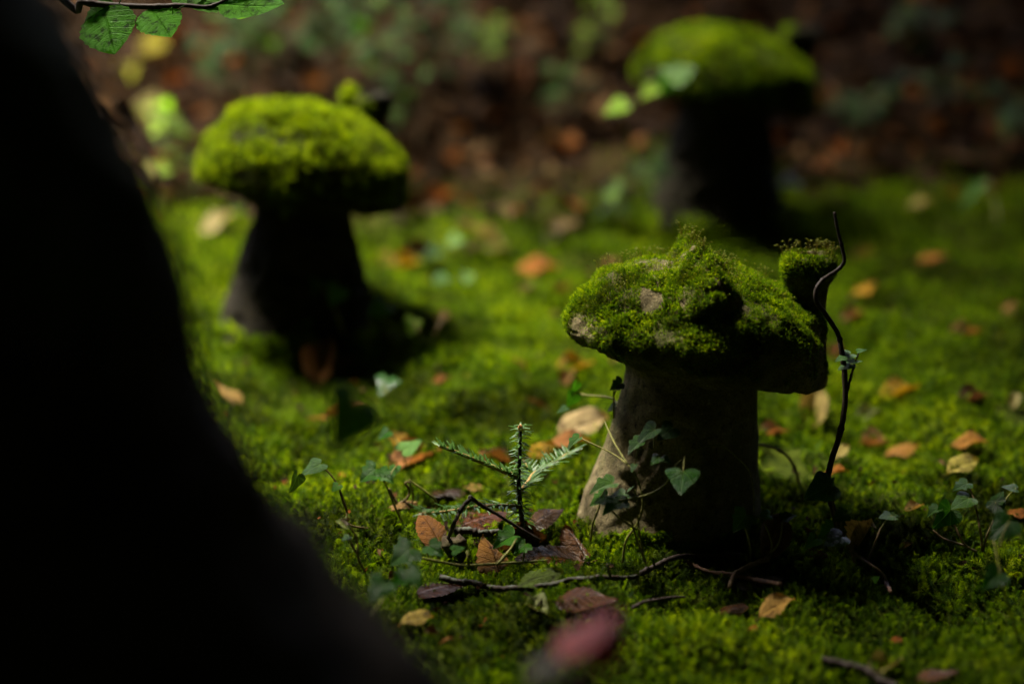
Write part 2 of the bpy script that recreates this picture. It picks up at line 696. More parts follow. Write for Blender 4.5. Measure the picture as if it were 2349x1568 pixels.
def sprig_set(mat, seed, nm):
    out = []
    for q in range(3):
        v, f = sprig_feather(seed + q)
        out.append(obj(nm, mesh_of(nm, v, f, mat, smooth=False), link=False))
    for q in range(2):
        v, f = sprig_star(seed + 10 + q)
        out.append(obj(nm, mesh_of(nm, v, f, mat, smooth=False), link=False))
    return out


MOSS_V = sprig_set(M['moss'], 100, 'moss_sprig')
CAP_V = sprig_set(M['cap_moss'], 200, 'cap_moss_sprig')
CAPY_V = sprig_set(M['cap_moss_yellow'], 300, 'yellow_moss_sprig')


def spore_mesh(seed):
    rnd = random.Random(seed)
    b = rnd.uniform(0.1, 0.35)
    pts = [Vector((0, 0, 0)), Vector((b * 0.2, 0, 0.5)), Vector((b * 0.6, 0, 0.9)), Vector((b, 0, 1.0))]
    v, f = tube(pts, 0.014, 0.011, sides=4, sub=3)
    nb = len(f)
    o = pts[-1] + Vector((0.05, 0, -0.01))
    b0 = len(v)
    for i in range(5):
        a = -math.pi / 2 + math.pi * i / 4
        for j in range(5):
            g = 2 * math.pi * j / 5
            v.append(o + Vector((math.sin(a) * 0.10, 0.048 * math.cos(a) * math.cos(g), 0.048 * math.cos(a) * math.sin(g))))
    for i in range(4):
        for j in range(5):
            p, q = b0 + i * 5 + j, b0 + i * 5 + (j + 1) % 5
            f.append((p, q, q + 5, p + 5))
    me = mesh_of('moss_spore', v, f, M['spore'])
    me.materials.append(M['capsule'])
    for i, pl in enumerate(me.polygons):
        pl.material_index = 1 if i >= nb else 0
    return me


SPORE_V = [obj('moss_spore', spore_mesh(s), link=False) for s in range(3)]

# ------------------------------------------------------------------ moss carpet
def moss_edge(x):
    return 3.16 + 0.22 * np.clip(x, -0.2, 1.0) + 0.12 * vnoise(np.stack([x * 4, 0 * x, 0 * x + 3], 1))


MUSH = [  # base pixel, turn, scale, seed
    (1560, 1212, R(0), 1.0, 1),
    (682, 765, R(38), 0.95, 2),
    (1640, 506, R(6), 0.97, 3),
]
MB = [G(m[0], m[1]) for m in MUSH]

rng = np.random.default_rng(11)


def carpet_points(x0, x1, y0, y1, step):
    ax = np.arange(x0, x1, step)
    ay = np.arange(y0, y1, step)
    X, Y = np.meshgrid(ax, ay)
    X = X.ravel() + rng.uniform(-0.6, 0.6, X.size) * step
    Y = Y.ravel() + rng.uniform(-0.6, 0.6, Y.size) * step
    lim = 0.26 * Y + 0.10                       # what a camera near this spot can see
    k = (np.abs(X) < lim)
    X, Y = X[k], Y[k]
    e = moss_edge(X)
    n = fbm(np.stack([X * 7, Y * 7, 0 * X], 1), 3)
    k = (Y < e + 0.10 * rng.standard_normal(X.size) * 0.6) & (n > -0.50 - 0.15 * rng.random(X.size))
    for b, m in zip(MB, MUSH):
        k &= ((X - b.x + 0.013) ** 2 + (Y - b.y) ** 2) > (0.084 * m[3]) ** 2
    return X[k], Y[k]


def carpet(name, x0, x1, y0, y1, step, size, seed):
    X, Y = carpet_points(x0, x1, y0, y1, step)
    Z = ground_z(X, Y) - 0.0015
    e = 0.01
    dzx = (ground_z(X + e, Y) - ground_z(X - e, Y)) / (2 * e)
    dzy = (ground_z(X, Y + e) - ground_z(X, Y - e)) / (2 * e)
    nrm = np.stack([-dzx, -dzy, np.ones_like(X)], 1)
    d = nrm + rng.normal(0, 0.42, nrm.shape)
    d[:, 2] = np.abs(d[:, 2])
    s = size * (0.65 + 0.75 * rng.random(X.size)) * (1 + 0.35 * fbm(np.stack([X * 14, Y * 14, 0 * X + 2], 1), 2))
    return scatter(name, np.stack([X, Y, Z], 1), eulers(d, rng.uniform(0, 6.28, X.size)), s, MOSS_V, seed=seed)


mc = carpet('moss_carpet', -0.95, 0.95, 1.45, 3.6, 0.0039, 0.0102, 3)
tag(mc, 'yellow-green moss carpet covering the woodland floor', 'moss', None, 'stuff')


# ------------------------------------------------------------------ stone mushrooms
def polar_mesh(rings, closed_top=True):
    """rings: list of (n,3) arrays with the same n."""
    n = len(rings[0])
    v = np.concatenate(rings)
    f = []
    for i in range(len(rings) - 1):
        for j in range(n):
            a, b = i * n + j, i * n + (j + 1) % n
            f.append((a, b, b + n, a + n))
    if closed_top:
        f.append(tuple(range((len(rings) - 1) * n, len(rings) * n)))
    return v, f


def displace(v, f, amps, seed, extra=None):
    me = bpy.data.meshes.new('tmp')
    me.from_pydata(v.tolist(), [], f)
    nr = np.empty(len(v) * 3, np.float32)
    me.vertices.foreach_get('normal', nr)
    bpy.data.meshes.remove(me)
    nr = nr.reshape(-1, 3)
    d = 0
    for amp, fr, o in amps:
        d = d + amp * fbm(v * fr + seed * 31.7, o)
    if extra is not None:
        d = d + extra(v, nr)
    return v + nr * np.asarray(d)[:, None]


def sample_surface(v, f, dens, rng, keep):
    """Area-weighted random points on quads (first three corners and their mirror)."""
    F = np.array([q for q in f if len(q) == 4])
    a, b, c, d = v[F[:, 0]], v[F[:, 1]], v[F[:, 2]], v[F[:, 3]]
    nr = np.cross(c - a, d - b)
    area = np.linalg.norm(nr, axis=1) / 2
    cnt = rng.poisson(area * dens)
    i = np.repeat(np.arange(len(F)), cnt)
    u, w = rng.random(len(i))[:, None], rng.random(len(i))[:, None]
    p = a[i] * (1 - u) * (1 - w) + b[i] * u * (1 - w) + c[i] * u * w + d[i] * (1 - u) * w
    n = nr[i] / np.maximum(np.linalg.norm(nr[i], axis=1, keepdims=True), 1e-12)
    k = keep(p, n)
    return p[k], n[k]


def make_mushroom(base, turn, scale, seed, label, cover, dens, size, variants, spores, dt, dome, lump, low, stone):
    root = empty('stone_mushroom', base, turn, scale)
    tag(root, label, 'garden ornament', 'stone mushroom houses on the moss')
    rs = np.random.default_rng(seed * 77)
    nt = 180
    th = np.linspace(0, 2 * np.pi, nt, endpoint=False)
    ct, st = np.cos(th), np.sin(th)
    # stem
    rings = []
    for z in np.linspace(-0.045, 0.170, 86):
        t = np.clip(z / 0.15, -0.3, 1.1)
        r = 0.0595 + (0.0285 if seed == 1 else 0.036) * np.clip(1 - t, 0, 1.3) ** 1.15
        r = r + 0.016 * np.clip((z - 0.148) / 0.022, 0, 1) ** 2
        cx = 0.0091 - (0.0222 if seed == 1 else 0.006) * np.clip(1 - t, 0, 1.2)
        rings.append(np.stack([cx + r * ct, r * st, np.full(nt, z)], 1))
    v, f = polar_mesh(rings)

    def relief(v, nr):
        front = np.clip(-nr[:, 1], 0, 1)
        x, z = v[:, 0], v[:, 2]
        zone = np.exp(-((x + 0.035) / 0.045) ** 4) * np.clip((0.118 - z) / 0.02, 0, 1) * front
        d = zone * (0.011 * fbm(v * 42 + 3.1, 4) - 0.002)
        arch = np.abs(np.hypot((x + 0.012) / 0.036, (z - 0.062) / 0.052) - 1)      # carved door arch
        d = d - 0.005 * np.exp(-(arch / 0.09) ** 2) * front * (z > 0.02)
        d = d + 0.010 * np.exp(-(((x + 0.051) ** 2 + (z - 0.068) ** 2) / 0.0085 ** 2)) * (front > 0.05)   # knob
        d = d + 0.004 * np.exp(-((z - 0.052 - 0.1 * (x + 0.05)) / 0.006) ** 2) * (x < -0.03) * front      # sill
        d = d + 0.006 * np.clip((0.02 - z) / 0.03, 0, 1) * fbm(v * 30, 3)
        return d
    v = displace(v, f, [(0.0035 if seed == 1 else 0.009, 16, 3), (0.0012 if seed == 1 else 0.004, 70, 3)], seed, relief)
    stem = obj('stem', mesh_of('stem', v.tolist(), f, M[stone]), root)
    p, n = sample_surface(v, f, dens * 1.1, rs, lambda p, n: (p[:, 2] < 0.035) & (fbm(p * 40 + seed, 3) * 0.03 + 0.012 > p[:, 2]))
    foot = (p, n)
    # cap
    cx = 0.011
    rings = []
    Rc = 0.1215

    def ring(r, z):
        rings.append(np.stack([cx + r * ct, r * st, z + 0 * ct], 1))
    zb = 0.163 - 0.023 * ct
    z0 = 0.190 - 0.006 * ct
    for r in np.linspace(0.05, 0.107, 14):
        w_ = ((0.107 - r) / 0.057) ** 0.8
        ring(r, (zb + 0.001) * (1 - w_) + (0.147 - 0.006 * ct) * w_)
    for a in np.linspace(0.15, math.pi / 2, 9):
        ring(0.107 + (Rc - 0.107) * math.sin(a), zb + 0.013 * (1 - math.cos(a)))
    for q in np.linspace(0.12, 1, 6):
        ring(Rc, zb + 0.013 + (z0 - zb - 0.013) * q)
    for a in np.linspace(0.03, 1.0, 52):
        an = a * math.pi / 2
        rr = Rc * math.cos(an) ** 0.95 if a < 1 else 0.0005
        ring(max(rr, 0.0005), z0 * (1 - a) + 0.188 * a + dome * math.sin(an) ** (1.30 if seed == 1 else 1.12) - 0.016 * ct * math.sin(an) * math.cos(an))
    v, f = polar_mesh(rings)
    v = displace(v, f, [(0.0075 * lump, 17, 3), (0.005 * lump, 48, 3), (0.0018, 130, 2)], seed + 5)
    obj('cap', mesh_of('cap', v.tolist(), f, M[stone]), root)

    def keep_cap(p, n):
        m = fbm(p * 26 + seed * 9.1, 4) + 0.55 * vnoise(p * 75 + 4)
        up = np.clip((n[:, 2] + 0.40) / 0.6, -1, 1)
        low = np.clip((p[:, 2] - 0.170) / 0.03, -1, 1)
        return (m * 0.9 + cover + 0.35 * up + 0.35 * low + 1.3 * np.clip((-p[:, 0] - 0.04) / 0.05, 0, 1) > 0.12) & (n[:, 2] > np.where(p[:, 0] < -0.05, -0.75, -0.3)) & (p[:, 2] > 0.150)
    pts, nrs = sample_surface(v, f, dens, rs, keep_cap)
    # dormer: a lumpy gabled hood that overhangs the front of the cap
    m = 56
    prof = np.linspace(-1, 1, m)
    fall = (np.sqrt(prof ** 2 + 0.09) - 0.30) / 0.744
    allsec = []
    for q in np.concatenate([np.linspace(0, 1, 40), [1.04, 1.10, 1.18, 1.28]]):
        e = min(q, 1.0)
        over = max(0.0, q - 1.0)
        half = 0.032 + 0.018 * e
        top = 0.273 - low - 0.004 * e - 0.026 * max(0.0, (e - 0.66) / 0.34) ** 2
        x = prof * half
        z = top - 0.062 * fall
        y = 0.022 - 0.126 * e - 0.010 * (1 - (1 - min(1, over / 0.28)) ** 2) + 0.40 * (top - z) * e ** 2
        k_ = (1 - over / 0.28) ** 0.6 if over else 1.0
        x = x * k_
        z = 0.232 + (z - 0.232) * (0.35 + 0.65 * k_)
        allsec.append(np.stack([x, y + 0 * x, z], 1))
    vd = np.concatenate(allsec)
    fd = []
    for i in range(len(allsec) - 1):
        for j in range(m - 1):
            a = i * m + j
            fd.append((a, a + m, a + m + 1, a + 1))
    vd = displace(vd, fd, [(0.005, 30, 3), (0.0035, 80, 2)], seed + 8)
    Rz = np.array([[math.cos(dt), -math.sin(dt), 0], [math.sin(dt), math.cos(dt), 0], [0, 0, 1]])
    vd = vd @ Rz.T + np.array([0.006, 0.0, 0.0])
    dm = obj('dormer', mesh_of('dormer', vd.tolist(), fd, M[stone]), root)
    p, n = sample_surface(vd, fd, dens * 1.1, rs, lambda p, n: fbm(p * 40 + seed * 3, 3) + cover + 0.4 > 0.05)
    n = np.where(n[:, 2:3] - n[:, 1:2] < 0, -n, n)
    pts, nrs = np.concatenate([pts, p]), np.concatenate([nrs, n])
    # chimney on the right shoulder
    rings = []
    nt2 = 72
    t2 = np.linspace(0, 2 * np.pi, nt2, endpoint=False)
    c2 = np.sign(np.cos(t2)) * np.abs(np.cos(t2)) ** 0.6
    s2 = np.sign(np.sin(t2)) * np.abs(np.sin(t2)) ** 0.6
    prof = [(0.140, 0.012), (0.147, 0.020), (0.16, 0.0215), (0.18, 0.0200), (0.20, 0.0185), (0.215, 0.0175), (0.228, 0.0175),
            (0.238, 0.019), (0.244, 0.0225), (0.250, 0.0245), (0.257, 0.0250), (0.263, 0.0240), (0.267, 0.021),
            (0.268, 0.015), (0.262, 0.0125), (0.248, 0.012)]
    zz = [q[0] for q in prof]
    for s in np.linspace(0, len(prof) - 1, 64):
        i = min(int(s), len(prof) - 2)
        fr = s - i
        z = prof[i][0] * (1 - fr) + prof[i + 1][0] * fr
        r = prof[i][1] * (1 - fr) + prof[i + 1][1] * fr
        lean = 0.02 * (z - 0.2)
        rings.append(np.stack([0.1145 + lean + r * c2, 0.012 + r * s2, np.full(nt2, z - 0.011 + (0.022 if seed == 2 else 0) * (z > 0.15))], 1))
    v, f = polar_mesh(rings)
    v = displace(v, f, [(0.003, 28, 3), (0.0012, 90, 3)], seed + 12)
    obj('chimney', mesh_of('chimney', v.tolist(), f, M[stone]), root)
    p, n = sample_surface(v, f, dens * 1.2, rs, lambda p, n: ((p[:, 2] > 0.237 + (0.045 if seed == 2 else 0.03 if seed == 3 else 0) + 0.004 * fbm(p * 60, 2)) & (n[:, 2] > -0.35))
                          | ((fbm(p * 50 + 2, 3) > 0.24 - 0.1 * (seed == 1) - 1.2 * np.clip(-(p[:, 0] - 0.105) / 0.02, 0, 0.3)) & (p[:, 2] > 0.19) & (p[:, 0] < 0.112)))
    pts, nrs = np.concatenate([pts, p]), np.concatenate([nrs, n])
    topch = p[(n[:, 2] > 0.2) & (p[:, 2] > 0.238)]
    # moss on all of it
    d = nrs * 1.0 + np.array([0, 0, 0.35]) + rs.normal(0, 0.45, nrs.shape)
    s = size * (0.55 + 0.75 * rs.random(len(pts))) * (0.75 + 0.45 * np.clip(nrs[:, 2], 0, 1)) * (1 + 0.9 * fbm(pts * 40, 2))
    mo = scatter('moss', pts - nrs * 0.0008, eulers(d, rs.uniform(0, 6.28, len(pts))), s, variants, root, seed=seed)
    mo['kind'] = 'stuff'
    mo['label'] = 'green moss growing over cap, dormer and chimney'
    fp, fn = foot
    d = fn + np.array([0, 0, 0.6]) + rs.normal(0, 0.4, fn.shape)
    mo2 = scatter('foot_moss', fp, eulers(d, rs.uniform(0, 6.28, len(fp))), 0.007 * (0.6 + 0.7 * rs.random(len(fp))), CAP_V, root, seed=seed + 1)
    mo2['kind'] = 'stuff'
    if spores:
        w = nrs[:, 2] > 0.5
        cand, cn = pts[w], nrs[w]
        clump = fbm(cand * 30 + 8, 2) + 0.9 * (cand[:, 2] - 0.235) / 0.03
        kk = rs.random(len(cand)) < np.clip(0.03 + 0.10 * clump, 0, 0.18) * spores
        sp = np.concatenate([cand[kk], topch[rs.random(len(topch)) < 0.10 * spores]])
        d = np.array([[0, 0, 1.0]]) + rs.normal(0, 0.22, (len(sp), 3))
        so = scatter('moss_spores', sp, eulers(d, rs.uniform(0, 6.28, len(sp))), 0.0115 * (0.6 + 0.6 * rs.random(len(sp))), SPORE_V, root, seed=seed + 2)
        so['kind'] = 'stuff'
        so['label'] = 'fine upright spore stalks standing out of the moss'
    return root


make_mushroom(MB[0], MUSH[0][2], MUSH[0][3], 1, 'sharp stone mushroom with mossy dormer cap, chimney and ivy on its stem',
              0.0, 900000, 0.0034, CAP_V, 0.26, 0.15, 0.062, 1.0, 0.0, 'stone')
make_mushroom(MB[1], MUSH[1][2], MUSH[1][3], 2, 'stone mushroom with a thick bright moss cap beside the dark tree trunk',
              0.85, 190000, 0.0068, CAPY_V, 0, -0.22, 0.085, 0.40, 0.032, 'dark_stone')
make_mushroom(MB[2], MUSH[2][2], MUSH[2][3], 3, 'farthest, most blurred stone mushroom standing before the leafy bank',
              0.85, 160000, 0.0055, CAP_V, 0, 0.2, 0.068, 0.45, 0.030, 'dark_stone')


# ------------------------------------------------------------------ leaf shapes
def beech_leaf(seed, fold=0.25, cup=0.0, roll=0.0, bow=0.15, wave=0.03, width=0.60, stalk=0.16, mat='dry_leaf', nu=18, nv=10):
    """One unit long, base at the origin, tip along +Y, upper side +Z."""
    rnd = random.Random(seed)
    v, f, uv = [], [], []
    ph = rnd.uniform(0, 6.28)
    for i in range(nu + 1):
        t = i / nu
        hw = width / 2 * max(0.0, math.sin(math.pi * min(1, t ** 0.85))) ** 0.75
        hw *= 1 - 0.12 * t
        if i in (0, nu):
            hw = 0.004
        for j in range(nv + 1):
            s = -1 + 2 * j / nv
            ed = abs(s) > 0.99
            w = hw * (1 + (0.05 * math.sin(t * 50 + ph) + rnd.uniform(-0.03, 0.03) if ed else 0))
            x = s * w
            z = fold * abs(x) + bow * (0.25 - (t - 0.5) ** 2) + cup * x * x * 4
            z += 0.010 * math.sin(2 * math.pi * (8 * t - 1.7 * abs(s))) * min(1, abs(s) * 2) * (hw / (width / 2))
            z += wave * math.sin(5 * t + ph + 2 * s) * abs(s) + wave * 0.6 * math.sin(9 * t + ph * 2) * s * s
            y = t
            if abs(roll) > 1e-3:
                rr = 1.0 / roll
                zz = z
                x2 = (rr - zz) * math.sin(x / rr)
                z = rr - (rr - zz) * math.cos(x / rr)
                x = x2
            v.append((x, y, z))
            uv.append((j / nv, t))
    for i in range(nu):
        for j in range(nv):
            a = i * (nv + 1) + j
            f.append((a, a + 1, a + nv + 2, a + nv + 1))
    if stalk:
        tv, tf = tube([(0, 0.01, 0.002), (0.01, -stalk * 0.5, 0.01), (0.03, -stalk, 0.03)], 0.009, 0.012, sides=5, sub=3)
        b = len(v)
        v += [tuple(q) for q in tv]
        f += [tuple(b + q for q in x) for x in tf]
        uv += [(0.5, 0.0)] * len(tv)
    return mesh_of('leaf', v, f, M[mat], uv)


LEAF = {
    'flat': [beech_leaf(s, fo, cu, ro, bo, 0.075) for s, fo, cu, ro, bo in ((1, 0.3, 0, 0, 0.30), (2, -0.25, 0, 1.5, 0.25), (3, 0.1, 0.6, 0, -0.30), (22, 0.5, 0, -1.5, 0.4))],
    'cup': [beech_leaf(s, 0.1, 0.9, 0.0, -0.35, 0.05) for s in (4, 5)],
    'arch': [beech_leaf(s, -0.45, 0.0, 0.0, 0.55, 0.05) for s in (6, 7)],
    'fold': [beech_leaf(s, 0.9, 0.0, 0.0, 0.25, 0.05) for s in (8, 9)],
    'roll': [beech_leaf(s, 0.1, 0.0, 5.5, 0.2, 0.03) for s in (10, 11)],
    'wet': [beech_leaf(s, -0.22, 0.0, 0.0, 0.30, 0.035, mat='wet_leaf') for s in (12, 13)],
    'wetroll': [beech_leaf(s, -0.1, 0.0, -5.0, 0.3, 0.05, mat='wet_leaf') for s in (14, 15)],
    'green': [beech_leaf(s, 0.12, 0.0, 0.0, -0.15, 0.02, mat='green_leaf') for s in (16, 17)],
    'crumple': [beech_leaf(s, 0.5, 1.5, 3.0, -0.6, 0.14) for s in (18, 19)],
    'hang': [beech_leaf(s, 0.06, 0.0, 0.0, 0.10, 0.02, width=0.98, mat='green_leaf', stalk=0.1) for s in (30, 31)],
    'blade': [beech_leaf(s, 0.5, 0.0, 0.0, 0.5, 0.02, width=0.2, mat='green_leaf') for s in (20,)],
}


def ivy_leaf(seed, lobed, fold, droop, mat='ivy'):
    rnd = random.Random(seed)
    if lobed:
        half = [(0.0, 0.0), (0.09, -0.13), (0.26, -0.19), (0.42, -0.10), (0.55, 0.03), (0.47, 0.16), (0.37, 0.27), (0.46, 0.38),
                (0.40, 0.50), (0.27, 0.56), (0.20, 0.70), (0.11, 0.86), (0.0, 1.0)]
    else:
        half = [(0.0, 0.0), (0.08, -0.13), (0.22, -0.21), (0.38, -0.18), (0.49, -0.04), (0.50, 0.12), (0.44, 0.28), (0.36, 0.43),
                (0.27, 0.57), (0.20, 0.70), (0.13, 0.83), (0.06, 0.94), (0.0, 1.0)]
    n = len(half)
    m = 5
    v, f = [], []
    for s in (-1, 1):
        b = len(v)
        for i, (x, y) in enumerate(half):
            my = i / (n - 1)
            x *= 1 + rnd.uniform(-0.06, 0.06)
            for j in range(m):
                q = j / (m - 1)
                xx = x * q
                yy = my + (y - my) * q
                z = fold * abs(xx) - droop * yy * yy + 0.05 * math.sin(7 * yy + seed) * abs(xx) * 2 - 0.25 * xx * xx
                v.append((s * xx, yy, z))
        for i in range(n - 1):
            for j in range(m - 1):
                a = b + i * m + j
                q = (a, a + 1, a + m + 1, a + m)
                f.append(q if s > 0 else q[::-1])
    return mesh_of('ivy_leaf', v, f, M[mat])


IVY = {'gloss': [ivy_leaf(1, False, 0.12, 0.10, 'ivy_gloss'), ivy_leaf(5, False, 0.2, 0.15, 'ivy_gloss')],
       'far': [ivy_leaf(6, False, 0.2, 0.15, 'ivy_far'), ivy_leaf(7, True, 0.3, 0.2, 'ivy_far')],
       'heart': [ivy_leaf(1, False, 0.12, 0.10), ivy_leaf(2, False, 0.35, 0.25)],
       'lobe': [ivy_leaf(3, True, 0.2, 0.15), ivy_leaf(4, True, 0.45, 0.3)],
       'strap': [beech_leaf(40, 0.5, 0.0, 0.0, 0.6, 0.02, width=0.26, stalk=0, mat='ivy')] * 2}


def frame(base, tip, up, rolldeg=0.0):
    y = (tip - base)
    L = y.length
    y.normalize()
    z = up - y * up.dot(y)
    if z.length < 1e-4:
        z = Vector((0, 0, 1)) - y * y.z
    z.normalize()
    if rolldeg:
        z = Matrix.Rotation(R(rolldeg), 3, y) @ z
    x = y.cross(z)
    m = Matrix((x, y, z)).transposed().to_4x4()
    m.translation = base
    return m, L


